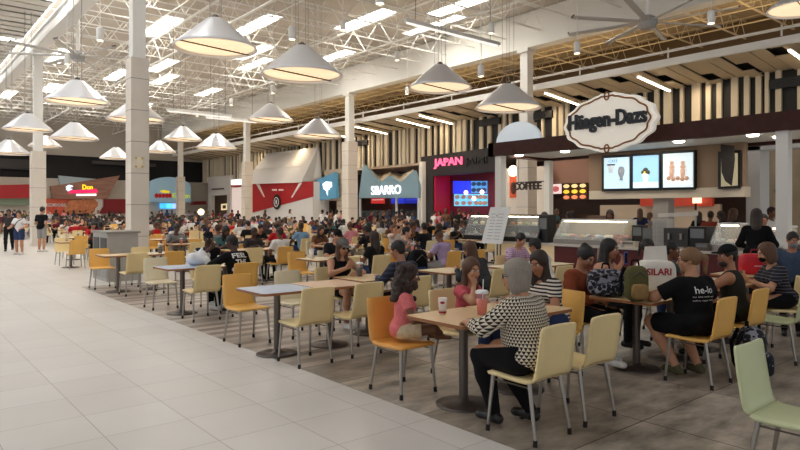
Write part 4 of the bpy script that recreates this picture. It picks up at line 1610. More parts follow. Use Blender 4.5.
# white menu easel
q = onV(492, 243, KV-.35)
e = empty('menu_easel', (KV-.35, q.y, 0)); tag(e, 'white menu board on an easel before the cake cases', 'sign')
q0, q1 = onV(481, 243, KV-.35), onV(503, 207, KV-.35)
hw = (q0.y-q1.y)/2
b = MB(); b.prism([(0, -hw*.85, q0.z), (0, hw, q0.z), (.25, hw*.75, q1.z), (.25, -hw, q1.z)], (.03, 0, 0)); b.build('board', mat('board_white', (226, 228, 228), .4), e)
b = MB()
for k in range(9):
    z = q0.z + (q1.z-q0.z)*(.12+k*.085)
    x = .25*(z-q0.z)/(q1.z-q0.z)-.004
    b.bx(x, x+.004, -hw*.6, -hw*.05, z, z+.012); b.bx(x, x+.004, hw*.1, hw*.55, z, z+.012)
b.build('menu_lines', mat('menu_ink', (150, 152, 156), .6), e)
for s in (-1, 1):
    b = MB(); b.tube((0.03, s*hw*.7, q0.z+.05), (-.05, s*hw*.8, 0), .018, n=8); b.build('leg', M_steeld, e)
b = MB(); b.tube((.2, 0, q1.z-.2), (.2, 0, 0), .018, n=8); b.build('leg', M_steeld, e)


def counter_box(name, px, v, size, rgb, lab, cat, z=.85, detail=None, rough=.4):
    q = onV(px, HOR, v)
    s = empty(name, (v, q.y, z))
    tag(s, lab, cat)
    b = MB(); b.bx(-size[0]/2, size[0]/2, -size[1]/2, size[1]/2, 0, size[2]); b.build('housing', mat(name+'_%d_%d_%d' % rgb, rgb, rough), s)
    if detail:
        b = MB()
        d = detail
        if d == 'panel':
            b.bx(-size[0]/2-.01, -size[0]/2, -size[1]*.4, size[1]*.4, size[2]*.5, size[2]*.9)
        elif d == 'grid':
            for k in range(6):
                b.bx(-size[0]/2-.01, -size[0]/2, -size[1]*.45, size[1]*.45, size[2]*(.08+k*.15), size[2]*(.1+k*.15))
                b.bx(-size[0]/2-.01, -size[0]/2, size[1]*(-.45+k*.18)-.005, size[1]*(-.45+k*.18)+.005, size[2]*.05, size[2]*.95)
        elif d == 'spout':
            for s_ in (-.25, .25):
                b.tube((-size[0]/2-.04, size[1]*s_, size[2]*.75), (-size[0]/2-.04, size[1]*s_, size[2]*.45), .025, n=8)
            b.bx(-size[0]/2-.12, -size[0]/2, -size[1]*.45, size[1]*.45, 0, .05)
        b.build({'panel': 'display', 'grid': 'wire_grid', 'spout': 'spouts'}[d], M_steel if d != 'panel' else mat('machine_display', (120, 124, 126), .3), s)
    return s


counter_box('wire_rack', 663, KV+.42, (.32, .30, .60), (190, 186, 178), 'pale wire rack standing on the counter left of the dark machines', 'rack', detail='grid')
counter_box('espresso_machine', 681.5, KV+.40, (.5, .50, .42), (58, 56, 56), 'dark espresso machine on the counter right of the wire rack', 'machine', detail='spout')
counter_box('cash_register', 702, KV+.40, (.42, .34, .46), (26, 26, 28), 'black cash register on the counter, right of the espresso machine', 'register', detail='panel')
counter_box('blender', 650, KV+.5, (.22, .22, .40), (120, 118, 114), 'grey blender on the counter left of the wire rack', 'machine', detail='panel')
counter_box('coffee_grinder', 640, KV+.55, (.24, .24, .46), (34, 32, 32), 'black coffee grinder standing right of the ice-cream case', 'machine', detail='panel')
counter_box('paper_box', 630, KV+.1, (.22, .34, .12), (216, 200, 176), 'cream carton on the counter edge right of the leaflet stand', 'box', detail='panel')
counter_box('steel_box', 704, KV-.0, (.18, .26, .14), (96, 84, 74), 'brown steel box on the counter below the black register', 'box', detail='panel')
counter_box('coffee_tower', 547.5, KV+.3, (.35, .26, .66), (30, 30, 32), 'tall black machine between the cake case and the ice-cream case', 'machine', detail='panel')
counter_box('white_machine', 522, KB-.45, (.4, .55, .42), (196, 190, 186), 'white machine on the back counter above the cake case', 'machine', 1.0, 'panel')
counter_box('drink_machine', 600, KB-.45, (.4, .5, .5), (110, 82, 70), 'brown drink machine on the back counter behind the freezer case', 'machine', 1.0, 'spout')
q = onV(617, HOR, KV-.06)
s = empty('leaflet_stand', (KV-.05, q.y, .85)); tag(s, 'small stand with a colourful picture card on the counter', 'stand')
b = MB(); b.bx(-.04, .06, -.13, .13, 0, .05); b.build('foot', M_ltgrey, s)
b = MB(); b.prism([(-.02, -.12, .04), (-.02, .12, .04), (.04, .12, .26), (.04, -.12, .26)], (.012, 0, 0)); b.build('card', mat('card_pink', (206, 168, 150), .5, noise=.6, nscale=16), s)
s = base('sign_board', KV+.55, 678, 'long white menu strip standing on a post above the dark machines', 'sign')
b = MB(); panel_v(b, [(658, 213.5), (697, 211.5), (697, 215.5), (658, 217.2)], KV+.62, .05); part(b, 'strip', mat('strip_cream', (210, 204, 194), .5), s)
for px in (659.5, 695.5):
    b = MB(); q = onV(px, HOR, KV+.7); b.tube((q.x, q.y, .85), (q.x, q.y, 1.55), .02); part(b, 'post', M_steel, s)
b = MB(); box_v(b, 653, 668, KB-.4, 1.0, 2.2, .3); struct(b.build('column_grey', mat('grey_pier', (158, 150, 142), .6)))

# COFFEE letters and what lies behind the kiosk
e = base('wall_sign', 17.2, 531, 'dark brown letters COFFEE hung in the air behind the cake cases', 'sign')
a, c = onV(516, 190.3, 17.2), onV(546.5, 183, 17.2)
wtext('letters', 'COFFEE', (17.2, a.y+.12, a.z), (a.y-c.y)*.93, .26, FACE_V, mat('letter_brown', (48, 28, 22), .4), e, .03, .02)
b = MB(); b.bx(17.2, 17.24, c.y, a.y, a.z+.26, a.z+.29); b.tube((17.22, a.y-.1, a.z+.27), (17.22, a.y-.1, 5), .008, n=5); b.tube((17.22, c.y+.1, a.z+.27), (17.22, c.y+.1, 5), .008, n=5); part(b, 'hanger', M_black, e)
b = MB(); box_v(b, 505, 549, 25.9, 0, 3.9, .2); struct(b.build('wall_white_shop', mat('shop_white', (226, 216, 204), .6)))
e = base('poster', 25.8, 513, 'orange poster lit from above left of the coffee letters', 'poster')
b = MB(); panel_v(b, [(509.5, 176), (517.5, 175.5), (517.5, 197.5), (509.5, 198)], 25.78, .06); part(b, 'sheet', em('poster_orange', (210, 84, 40), .35, (190, 84, 50)), e)
b = MB(); b.ball(onV(513.5, 188, 25.75), (.03, .22, .35), 8); part(b, 'figure_picture', mat('poster_dark', (90, 40, 26), .6), e)
e = base('wall_lamp', 25.6, 513, 'bright wall lamp glowing above the orange poster', 'lamp')
b = MB(); b.ball(onV(513, 171, 25.6), (.16, .3, .3), 12); part(b, 'glow_shade', em('lamp_glow', (255, 216, 176), 4), e)
b = MB(); q = onV(513, 171, 25.6); b.tube(q, (25.9, q.y, q.z), .04, n=8); part(b, 'arm', M_black, e)
# brown shop with yellow-lit menu boards
e = base('food_shop', 26.4, 572, 'terracotta shop front with yellow food menu boards behind the kiosk', 'shop')
b = MB(); panel_v(b, [(549, 160), (605, 150), (605, 182), (549, 183.5)], 26.4, .3); part(b, 'fascia', mat('terracotta', (156, 116, 98), .6), e)
b = MB(); box_v(b, 549, 640, 27.6, 0, 1.1, .7); part(b, 'counter', mat('counter_grey', (120, 108, 100), .5), e)
b = MB(); panel_v(b, [(550, 199.5), (640, 197), (640, 214), (550, 214)], 28.4, .1); part(b, 'kitchen_back', mat('kitchen_dark', (64, 48, 42), .6), e)
s = base('menu_screen', 26.9, 556, 'white menu board with pink pictures left of the yellow food boards', 'screen')
b = MB(); panel_v(b, [(550.5, 184.5), (560.5, 183.8), (560.5, 193.5), (550.5, 194)], 26.9, .1); part(b, 'screen_panel', em('menu_white', (236, 214, 210), .9), s)
b = MB(); b.ball(onV(555.5, 189, 26.86), (.03, .25, .16), 8); part(b, 'dish_picture', em('menu_pink', (210, 110, 110), .6), s)
for r in range(3):
    for k in range(3):
        x0_, y0_ = 562.5+k*8.2, 183.8+r*5.6-k*.3
        s = base('menu_screen', 26.9, x0_+4, ('top', 'middle', 'bottom')[r] + '-row food menu board behind the kiosk, ' + ('left', 'centre', 'right')[k] + ' column of nine', 'screen', 'nine food menu boards')
        b = MB(); panel_v(b, [(x0_, y0_), (x0_+7.8, y0_-.3), (x0_+7.8, y0_+4.9), (x0_, y0_+5.1)], 26.9, .1); part(b, 'screen_panel', em('menu_brown', (74, 44, 26), .4), s)
        b = MB(); b.ball(onV(x0_+3.8, y0_+2.4, 26.87), (.03, .19, .10), 10); part(b, 'dish_picture', em('menu_food%d' % r, [(236, 214, 150), (240, 200, 60), (220, 130, 90)][r], 1.0), s)
b = MB(); panel_v(b, [(640, 197), (712, 196.5), (712, 206), (640, 206)], 26.4, .2); struct(b.build('trim_orange_band', mat('orange_red', (196, 66, 40), .5, emit=(200, 60, 30), estr=.12)))
b = MB(); box_v(b, 600, 720, 26.6, 0, 1.9, .2); box_v(b, 600, 720, 26.6, 2.35, 4.6, .2); struct(b.build('wall_cream_shop', mat('shop_cream', (196, 178, 156), .6)))
s = base('wall_lamp', 26.2, 695, 'square lit lampshade on the orange band behind the kiosk', 'lamp')
b = MB(); panel_v(b, [(692.5, 197), (699, 196.6), (699, 203), (692.5, 203.3)], 26.1, .25); part(b, 'lamp_shade', em('warm_shade', (255, 226, 190), 1.3), s)
b = MB(); q = onV(695.7, 203, 26.2); b.tube(q, q+Vector((0, 0, -.3)), .05); part(b, 'lamp_stem', M_black, s)
# white pier and marble niche at the right
b = MB(); y0, y1 = onV(746, HOR, 17).y, onV(760, HOR, 17).y
b.bx(17, 17.6, y1, y0, 0, 3.4); b.bx(17.0, 17.5, -2, y0, 3.15, 3.9)
struct(b.build('column_white', mat('pier_white', (214, 212, 208), .5)))
b = MB(); box_v(b, 755, 830, 19.5, 0, 4.2, .2); struct(b.build('wall_marble', mat('marble_beige', (176, 158, 132), .5, noise=.14, nscale=1.5)))
e = base('wall_relief', 19.4, 778, 'dark green plant-like decoration on the marble wall', 'decoration')
b = MB()
for pts in ([(776, 181), (779, 181), (781, 188), (782, 195), (780, 195), (778, 188)], [(774, 190), (779, 195), (781, 200), (777, 197)]):
    panel_v(b, pts, 19.35, .12)
part(b, 'leaves', mat('relief_green', (70, 78, 50), .6), e)
b = MB(); panel_v(b, [(779, 195), (781, 195), (781.5, 205), (780, 205)], 19.36, .08); part(b, 'stem', mat('relief_brown', (90, 70, 50), .6), e)
b = MB(); panel_v(b, [(741, 175), (747, 174), (747, 188), (741, 188.5)], 18.5, .1)
e = base('menu_screen', 18.5, 744, 'green lit menu screen beside the white pier', 'screen')
part(b, 'screen_panel', em('green_screen', (60, 150, 100), .8), e)
b = MB(); panel_v(b, [(742, 178), (746, 177.5), (746, 180), (742, 180.5)], 18.47, .02); part(b, 'picture_strip', em('green_pale', (170, 220, 190), .8), e)

# ------------------------------------------------------------------ hanging lamps
ORD = ['first', 'second', 'third', 'fourth', 'fifth', 'sixth', 'seventh', 'eighth', 'ninth', 'tenth', 'eleventh', 'twelfth', 'thirteenth', 'fourteenth', 'fifteenth', 'sixteenth', 'seventeenth', 'eighteenth', 'nineteenth', 'twentieth', 'twenty-first', 'twenty-second', 'twenty-third']
LR = .9
M_cable = mat('cable_grey', (170, 166, 160), .5)
LAMPS = [(215.5, 47, 81, 'biggest silver cone lamp, hung highest left of the two nearest'), (302, 74, 80, 'big silver cone lamp hung lower right of the two nearest'),
         (440, 87, 63, 'silver cone lamp before the deep white beam, left of the lower one'), (508, 107, 65, 'silver cone lamp beside the slim white column above the walnut canopy'),
         (77.5, 101, 59, 'cone lamp hung left of the nearest stone column'), (271, 119.5, 44, 'cone lamp hung above the white barn-roofed kiosk'),
         (318, 135.5, 47, 'cone lamp hung low left of the slim clad column'), (183, 139, 36, 'small cone lamp beside the far slim column'),
         (136, 119, 54, 'cone lamp half hidden behind the nearest stone column'), (74.5, 138, 44, 'small cone lamp below the one left of the stone column'),
         (216.5, 147.5, 39, 'small dark cone lamp right of the far slim column'), (160, 151.5, 30, 'tiny cone lamp left of the far slim column'),
         (28, 129, 44, 'cone lamp passing behind the far left stone column'), (9, 153, 38, 'cone lamp low at the left edge of the hall'),
         (803, 8, 64, 'cone lamp cut off at the top right corner'), (116, 158, 30, 'tiny cone lamp left of the nearest stone column'), (45, 146, 30, 'tiny cone lamp right of the far left stone column')]


def make_lamp():
    r = empty('cone_pendant_lamp', (0, 0, 0))
    b = MB()
    b.lathe([(LR, -.03), (LR, .0)], n=48)
    b.lathe([(LR, .0), (.20, .60)], n=48)
    b.lathe([(.20, .60), (.17, .62), (0, .62)], n=48)
    b.lathe([(LR-.02, -.03), (LR-.02, .0)], n=48)
    b.lathe([(LR-.02, .0), (.19, .56), (0, .57)], n=48)
    b.build('lamp_shade', M_lampm, r)
    b = MB(); b.lathe([(LR, -.05), (LR+.02, -.03), (LR, -.01), (LR-.04, -.03), (LR, -.05)], n=40); b.build('rim', M_lampm, r)
    b = MB(); b.lathe([(0, .02), (LR-.05, .02), (LR-.05, .025)], n=40); b.build('diffuser', M_diff, r)
    b = MB(); b.box((0, 0, -.02), (2*LR-.04, .022, .03), rz=.15); b.build('cross_bar', M_steeld, r)
    b = MB(); b.lathe([(0, .62), (.08, .62), (.08, .68), (.02, .72), (0, .72)], n=16); b.build('canopy', M_steeld, r)
    for a in range(4):
        b = MB(); x, y = .16*math.cos(a*PI/2+.5), .16*math.sin(a*PI/2+.5)
        b.tube((x, y, .46), (x, y, 5.0), .007, n=5); b.build('cable', M_cable, r)
    return r


lamp0 = None
for px, py, wpx, lb in LAMPS:
    d = LR*2*FOC/wpx
    t = (px-400)/FOC
    loc = Vector((d*(FW[0]+RT[0]*t), d*(FW[1]+RT[1]*t), EYE+(HOR-py)/FOC*d))
    if lamp0 is None:
        o = lamp0 = make_lamp()
    else:
        o = copy_tree(lamp0)
    o.location = loc
    for c in kids(o):
        if c.name.startswith('cable'):
            c.scale = (1, 1, 1)
    # cables end at the deck above
    k = (ZD-.05-loc.z-.46)/(5.0-.46)
    for c in kids(o):
        if c.name.startswith('cable'):
            c.scale = (1, 1, k)
            c.location = (0, 0, .46*(1-k))
    tag(o, lb, 'lamp', 'cone lamps hung over the seating')


# small spotlights on rods
SPOTS = [(100, 40, 17), (67, 64, 22), (292, 39, 17), (273, 93, 28), (231, 105, 34), (197, 116, 36), (481, 76, 19), (397, 60, 25), (380, 3, 13), (577, 53, 19), (711, 23, 17), (407, 94, 31), (491, 33, 20), (343, 30, 22)]
spn = ['left of the nearest stone column', 'near the lamp left of the stone column', 'between the two nearest cone lamps', 'below the second cone lamp', 'left of the second cone lamp, lower', 'right of the far column, tiny',
       'between two cone lamps above the canopy', 'on the deep white beam', 'at the top middle of the hall', 'between the slim white column and the ceiling fan', 'right of the ceiling fan', 'left of the third cone lamp', 'near the top of the slim white column', 'over the second cone lamp']
sp0 = None
for (px, py, d), lb in zip(SPOTS, spn):
    t = (px-400)/FOC
    loc = Vector((d*(FW[0]+RT[0]*t), d*(FW[1]+RT[1]*t), EYE+(HOR-py)/FOC*d))
    if sp0 is None:
        o = sp0 = empty('spotlight', (0, 0, 0))
        b = MB(); b.lathe([(0, .34), (.07, .34), (.10, .28), (.10, .0), (.09, -.02)], n=16); b.build('housing', M_white, o)
        b = MB(); b.lathe([(0, -.03), (.085, 0)], n=16); b.build('lens', em('spot_glow', (255, 236, 200), 6), o)
        b = MB(); b.tube((0, 0, .34), (0, 0, 1.34), .012, n=6); b.build('rod', M_white, o)
    else:
        o = copy_tree(sp0)
    o.location = loc
    top = (ZD-.1 if loc.x < BV2 else 10.4)
    for c in kids(o):
        if c.name.startswith('rod'):
            k = top-loc.z-.34
            c.scale = (1, 1, k); c.location = (0, 0, .34*(1-k))
    tag(o, 'small white cylinder spotlight on a rod, ' + lb, 'light', 'small spotlights under the roof')

# big ceiling fans
def make_fan():
    r = empty('ceiling_fan', (0, 0, 0))
    b = MB(); b.lathe([(0, -.22), (.22, -.2), (.28, -.05), (.28, .1), (.12, .2), (0, .22)], n=20); b.build('hub', mat('fan_grey', (176, 176, 174), .4, .3), r)
    b = MB(); b.tube((0, 0, .2), (0, 0, 1.9), .07, n=10); b.build('rod', M_white, r)
    for k in range(8):
        a = k*PI/4+.28
        M = Matrix.Rotation(a, 3, 'Z') @ Matrix.Rotation(.22, 3, 'X')
        b = MB(); b.box(M @ Vector((1.35, 0, 0)), (2.3, .17, .035), M=M); b.box(M @ Vector((2.52, 0, .03)), (.03, .17, .05), 1, M=M)
        b.build('blade', [mat('fan_blade', (196, 194, 190), .4, .2), M_steeld], r)
    return r


fan = make_fan()
d = 19.5; t = (648-400)/FOC
fan.location = (d*(FW[0]+RT[0]*t), d*(FW[1]+RT[1]*t), EYE+(HOR-22)/FOC*d)
tag(fan, 'big grey ceiling fan with long blades over the ice-cream kiosk', 'fan')
f2 = copy_tree(fan)
d = 25; t = (78-400)/FOC
f2.location = (d*(FW[0]+RT[0]*t), d*(FW[1]+RT[1]*t), EYE+(HOR-56)/FOC*d)
tag(f2, 'grey ceiling fan above the cone lamp left of the stone column', 'fan')
# hanging fluorescent battens
for i, (px, py, d, L, lb) in enumerate(((200, 113, 30, 3.2, 'white batten light hung left of the cone lamp by the far columns'), (232, 119, 34, 3.0, 'white batten light hung lower beside the far columns'), (455, 33, 21, 4.4, 'long white batten light hung above the third cone lamp'))):
    t = (px-400)/FOC
    o = empty('batten_light', (d*(FW[0]+RT[0]*t), d*(FW[1]+RT[1]*t), EYE+(HOR-py)/FOC*d))
    tag(o, lb, 'light')
    b = MB(); b.box((0, 0, 0), (L, .16, .12)); b.build('housing', M_white, o)
    b = MB(); b.box((0, 0, -.075), (L*.96, .1, .03)); b.build('tube', em('batten_tube', (255, 250, 240), .9), o)
    for s in (-1, 1):
        b = MB(); b.tube((s*L*.4, 0, .05), (s*L*.4, 0, ZD-o.location.z-.05), .01, n=5); b.build('cable', M_steeld, o)

# ------------------------------------------------------------------ chairs and tables
CH = {'yellow': (246, 190, 98), 'orange': (242, 172, 82), 'cream': (246, 222, 164), 'pale': (240, 226, 190), 'green': (212, 218, 172)}
CHN = {'yellow': 'yellow', 'orange': 'orange', 'cream': 'cream', 'pale': 'off-white', 'green': 'pale green'}


def chair_mat(c):
    return mat('chair_' + c, CH[c], .42, noise=.03, nscale=6)


def shell(prof, thick, nx=8, crown=.012):
    """prof: list of (y, z, half width); returns a closed moulded sheet"""
    n = len(prof)
    nor = []
    for i in range(n):
        a, c = prof[max(0, i-1)], prof[min(n-1, i+1)]
        ty, tz = c[0]-a[0], c[1]-a[1]
        l = math.hypot(ty, tz)
        nor.append((-tz/l, ty/l))
    vs = []
    for side in (0, 1):
        for (y, z, w), (ny, nz) in zip(prof, nor):
            for k in range(nx+1):
                t = -1+2*k/nx
                o = crown*t*t + (thick if side == 0 else 0)
                vs.append((w*t, y+ny*o, z+nz*o))
    W = nx+1
    fs = []
    for i in range(n-1):
        for k in range(nx):
            a = i*W+k
            fs.append((a, a+1, a+W+1, a+W))
            a += n*W
            fs.append((a, a+W, a+W+1, a+1))
    N = n*W
    for i in range(n-1):
        a = i*W
        fs.append((a, a+W, N+a+W, N+a))
        a = i*W+nx
        fs.append((a, N+a, N+a+W, a+W))
    for k in range(nx):
        fs.append((k, N+k, N+k+1, k+1))
        a = (n-1)*W+k
        fs.append((a, a+1, N+a+1, N+a))
    return vs, fs


def make_chair(color, caps=True):
    r = empty('cafe_chair', (0, 0, 0))
    m = chair_mat(color)
    prof = [(.215, .425, .19), (.212, .438, .197), (.195, .447, .203), (.10, .447, .207), (0, .442, .208), (-.10, .440, .208), (-.17, .443, .207), (-.195, .455, .206)]
    b = MB(); vs, fs = shell(prof, .022, 8, .006); b.add(vs, fs, 0, True)
    b.build('seat', m, r)
    prof = [(-.195, .455, .206), (-.21, .475, .206), (-.222, .52, .205), (-.235, .60, .203), (-.250, .70, .200), (-.262, .79, .197), (-.266, .815, .192), (-.268, .826, .180)]
    b = MB(); vs, fs = shell(prof, .020, 8, .014); b.add(vs, fs, 0, True)
    b.build('backrest', m, r)
    for sx in (-1, 1):
        for (y0, y1) in ((.165, .20), (-.165, -.235)):
            b = MB(); b.tube((sx*.175, y0, .430), (sx*.198, y1, .03), .0165, .0115, 10)
            l = b.build('leg', M_steel, r)
            if caps:
                b = MB(); b.tube((sx*.1975, y1-.001*(y1 > 0), .045), (sx*.2, y1, 0), .0155, .0165, 10)
                b.build('foot_cap', M_black, l)
        b = MB(); b.tube((sx*.181, .172, .385), (sx*.181, -.175, .385), .006, n=6); b.build('stretcher', M_steeld, r)
    return r


CHAIRS = []       # (object, row text)
CPROTO = {}


def chair(v, u, face, color, near=True, dyaw=0.0, lab=None):
    """face: +1 looks along +Y, -1 looks back, or an angle"""
    key = (color, near)
    rz = {1: 0.0, -1: PI}.get(face, face) + dyaw
    if key not in CPROTO:
        CPROTO[key] = o = make_chair(color, near)
        o['used'] = 1
    else:
        o = copy_tree(CPROTO[key])
    if 'used' in o:
        del o['used']
    o.location = (v, u, 0)
    o.rotation_euler = (0, 0, rz)
    tag(o, lab, 'chair', 'moulded cafe chairs in the food court')
    o['color_word'] = CHN[color]
    CHAIRS.append(o)
    return o


TT = {'oak': ((232, 200, 152), 'pale oak'), 'pink': ((236, 200, 168), 'pinkish beige'), 'blue': ((176, 194, 216), 'pale blue'), 'cream': ((240, 224, 186), 'cream')}
M_edge = mat('table_edge', (150, 96, 56), .5)


def make_table(color):
    r = empty('pedestal_table', (0, 0, 0))
    m = mat('table_' + color, TT[color][0], .30, noise=.05, nscale=14)
    b = MB(); b.prism([(x, y, .716) for x, y in rrect(.70, .70, .05)], (0, 0, .024), 0)
    b.build('table_top', m, r)
    P = rrect(.708, .708, .054)
    b = MB()
    for p, q in zip(P, P[1:]+P[:1]):
        dx, dy = q[0]-p[0], q[1]-p[1]
        b.add([(p[0], p[1], .712), (q[0], q[1], .712), (q[0], q[1], .738), (p[0], p[1], .738), (p[0]*.985, p[1]*.985, .712), (q[0]*.985, q[1]*.985, .712), (q[0]*.985, q[1]*.985, .738), (p[0]*.985, p[1]*.985, .738)],
              [(0, 1, 2, 3), (5, 4, 7, 6), (0, 4, 5, 1), (3, 2, 6, 7)], 0)
    b.build('edge_band', M_edge, r)
    b = MB(); b.tube((0, 0, .03), (0, 0, .70), .038, n=14); b.build('post', M_steeld, r)
    b = MB(); b.box((0, 0, .705), (.42, .06, .02)); b.box((0, 0, .705), (.06, .42, .02)); b.build('bracket', M_steeld, r)
    b = MB(); b.lathe([(.235, 0), (.235, .010), (.20, .020), (.05, .034), (.04, .06), (0, .06)], n=30); b.build('base_plate', mat('table_base', (92, 84, 80), .38, .7), r)
    return r


TABLES = []
TPROTO = {}


def table(v, u, color, lab=None):
    if color not in TPROTO:
        TPROTO[color] = o = make_table(color)
    else:
        o = copy_tree(TPROTO[color])
    o.location = (v, u, 0)
    tag(o, lab, 'table', 'square pedestal tables in the food court')
    o['color_word'] = TT[color][1]
    TABLES.append(o)
    return o

# ------------------------------------------------------------------ crowd figures: a few poses shared by many people
R_EAT = dict(lean=.22, hp=.35)
POSES = {
    'eat': pose(lean=.26, hp=.40, lh=(-.17, .36, .775), rh=(.10, .34, .80)),
    'chin': pose(lean=.20, hp=.15, hy=.2, lh=(-.20, .36, .775), rh=(.07, .24, 1.02), re=(.5, .5, -.6), rdir=(-.2, -.1, 1), rnor=(0, -1, 0)),
    'upright': pose(lean=.05, hp=.05, hy=-.3, lh=(-.14, .30, .775), rh=(.16, .30, .775)),
    'talk': pose(lean=.12, hp=.05, hy=.6, twist=.15, lh=(-.20, .34, .78), rh=(.22, .32, .88), rdir=(-.1, .4, .8), rnor=(0, .3, -1)),
    'back': pose(lean=-.10, hp=.15, hy=.25, lh=(-.12, .22, .60), rh=(.12, .22, .60)),
    'phone': pose(lean=.16, hp=.55, lh=(-.06, .33, .86), rh=(.06, .33, .86), ldir=(.3, .5, .6), rdir=(-.3, .5, .6), lnor=(.3, -1, .2), rnor=(-.3, -1, .2), curl=.8),
    'drink': pose(lean=.10, hp=.1, hy=-.15, lh=(-.18, .34, .775), rh=(.05, .22, 1.06), re=(.7, .2, -.4), rdir=(-.6, .3, .5), rnor=(-.4, -.5, 0)),
}
FPOSES = {k: None for k in POSES}


def variant(p, **kw):
    q = {k: p[k] for k in ('g', 'lean', 'twist', 'side', 'hy', 'hp', 'hr', 'hs', 'seat', 'stand', 'lh', 'rh', 'le', 're', 'lk', 'rk', 'la', 'ra', 'curl', 'lcurl', 'rcurl', 'ldir', 'rdir', 'lnor', 'rnor', 'gap')}
    q.update(kw)
    return pose(**q)


STANDS = {
    'stand': pose(stand=True, lean=.02, hp=.1, lh=(-.26, .03, .86), rh=(.26, .05, .86), le=(-.3, -1, -.2), re=(.3, -1, -.2)),
    'reach': pose(stand=True, lean=.06, hp=.15, hy=.3, lh=(-.25, .03, .87), rh=(.18, .34, 1.08), le=(-.3, -1, -.2), re=(.5, -.5, -.8)),
    'walk': pose(stand=True, lean=.06, hp=.1, lh=(-.26, .18, .90), rh=(.27, -.14, .88), le=(-.3, -1, -.2), re=(.3, -1, -.2), lk=(-.1, -.02, .5), la=(-.1, -.26, .12), rk=(.1, .16, .5), ra=(.1, .16, .085)),
}
HM = 'short'
KINDS = []
for k in POSES:
    KINDS.append(('m_'+k, variant(POSES[k], sex='m'), dict(hair='short', sleeve=.62, h=.016), 'short-haired'))
    KINDS.append(('f_'+k, variant(POSES[k], sex='f', g=.92), dict(hair='long', sleeve=.55, h=.016), 'long-haired'))
KINDS.append(('m_cap', variant(POSES['eat'], sex='m', g=1.12), dict(hair='short', sleeve=.66, h=.016, cap='front'), 'cap-wearing'))
KINDS.append(('f_bun', variant(POSES['eat'], sex='f', g=1.05), dict(hair='bun', sleeve=.55, h=.016), 'bun-haired'))
KINDS.append(('f_tank', variant(POSES['talk'], sex='f', g=.95), dict(hair='pony', sleeve=0, h=.016), 'ponytailed'))
KINDS.append(('m_long', variant(POSES['upright'], sex='m', g=1.1), dict(hair='crop', sleeve=1.9, h=.016), 'crop-haired'))
SKINDS = []
for k in STANDS:
    SKINDS.append(('sm_'+k, variant(STANDS[k], sex='m'), dict(hair='short', sleeve=.62, h=.016), 'short-haired'))
    SKINDS.append(('sf_'+k, variant(STANDS[k], sex='f', g=.92), dict(hair='long', sleeve=.55, h=.016), 'long-haired'))
SHIRTS = [('black', (30, 30, 33))]*4 + [('white', (226, 224, 222))]*4 + [('charcoal', (62, 58, 58)), ('charcoal', (62, 58, 58)), ('navy', (38, 44, 78)), ('grey', (132, 132, 134)), ('red', (186, 34, 40)), ('navy', (38, 44, 78)), ('blue', (58, 84, 130)), ('maroon', (104, 32, 48)),
          ('grey', (132, 132, 134)), ('pink', (214, 140, 150)), ('teal', (58, 92, 94)), ('lilac', (170, 150, 186)), ('brown', (112, 78, 58)), ('olive', (96, 98, 66)), ('rust-red', (150, 66, 50)), ('sky-blue', (132, 170, 206))]
PANTS = [('denim', (52, 66, 100)), ('black', (26, 26, 28)), ('khaki', (150, 132, 104)), ('grey', (90, 90, 94))]
SHOES = [('white', (220, 218, 214)), ('black', (26, 26, 28))]
PEOPLE = []
rp = random.Random(23)


def crowd_person(v, u, face, kinds=None, seated=True, shirt=None, kind=None, scale=None, dyaw=None, z=0.0, sk=None, pants=None):
    ks = kinds or (KINDS if seated else SKINDS)
    kd = next(k for k in KINDS+SKINDS if k[0] == kind) if kind else rp.choice(ks)
    D = person_meshes(kd[0], kd[1], **kd[2])
    sh = next(s for s in SHIRTS if s[0] == shirt) if shirt else rp.choice(SHIRTS)
    pt = next(s for s in PANTS if s[0] == pants) if pants else rp.choice(PANTS)
    so = rp.choice(SHOES)
    sk = sk or rp.choice(['tan', 'olive', 'olive', 'brown', 'brown', 'dark', 'light'])
    hc = rp.choice(['black', 'black', 'black', 'dark brown', 'dark brown', 'brown'])
    rz = {1: 0.0, -1: PI}.get(face, face) + (rp.uniform(-.15, .15) if dyaw is None else dyaw)
    sc_ = scale or rp.uniform(.90, .98)
    if seated and not scale:
        z = .46*(1-sc_)
    r, s_ = make_person(D, kd[1], (v, u, z), rz, sk, hc, cloth(sh[0], sh[1]), cloth('pants_'+pt[0], pt[1]), cloth('shoe_'+so[0], so[1]), scale=sc_)
    tag(r, None, 'person')
    r['desc'] = '%s person in %s %s shirt' % (kd[3], 'an' if sh[0][0] in 'aeio' else 'a', sh[0])
    PEOPLE.append(r)
    return r


# ------------------------------------------------------------------ named figures near the camera
FS = .93


def fig(key, J, loc, rz, lab, skin, hairc, shirt, trousers, shoe, eyes=True, scale=None, names=('shirt', 'trousers'), capm=None, **kw):
    D = person_meshes(key, J, **kw)
    if scale is None:
        scale = 1.0 if J['stand'] else FS
        loc = (loc[0], loc[1], loc[2] + (0 if J['stand'] else J['seat']*(1-FS)))
    r, s_ = make_person(D, J, loc, rz, skin, hairc, shirt, trousers, shoe, capm, eyes, scale, names)
    tag(r, lab, 'person')
    return r, s_


BLK = cloth('black', (30, 30, 33))
NB = cloth('near_black', (17, 17, 19))
WHT = cloth('white', (226, 224, 222))
SHB = mat('shoe_leather_black', (20, 19, 19), .4)
SHW = cloth('shoe_white', (220, 218, 214))
PRW = mat('print_white', (222, 220, 216), .7)

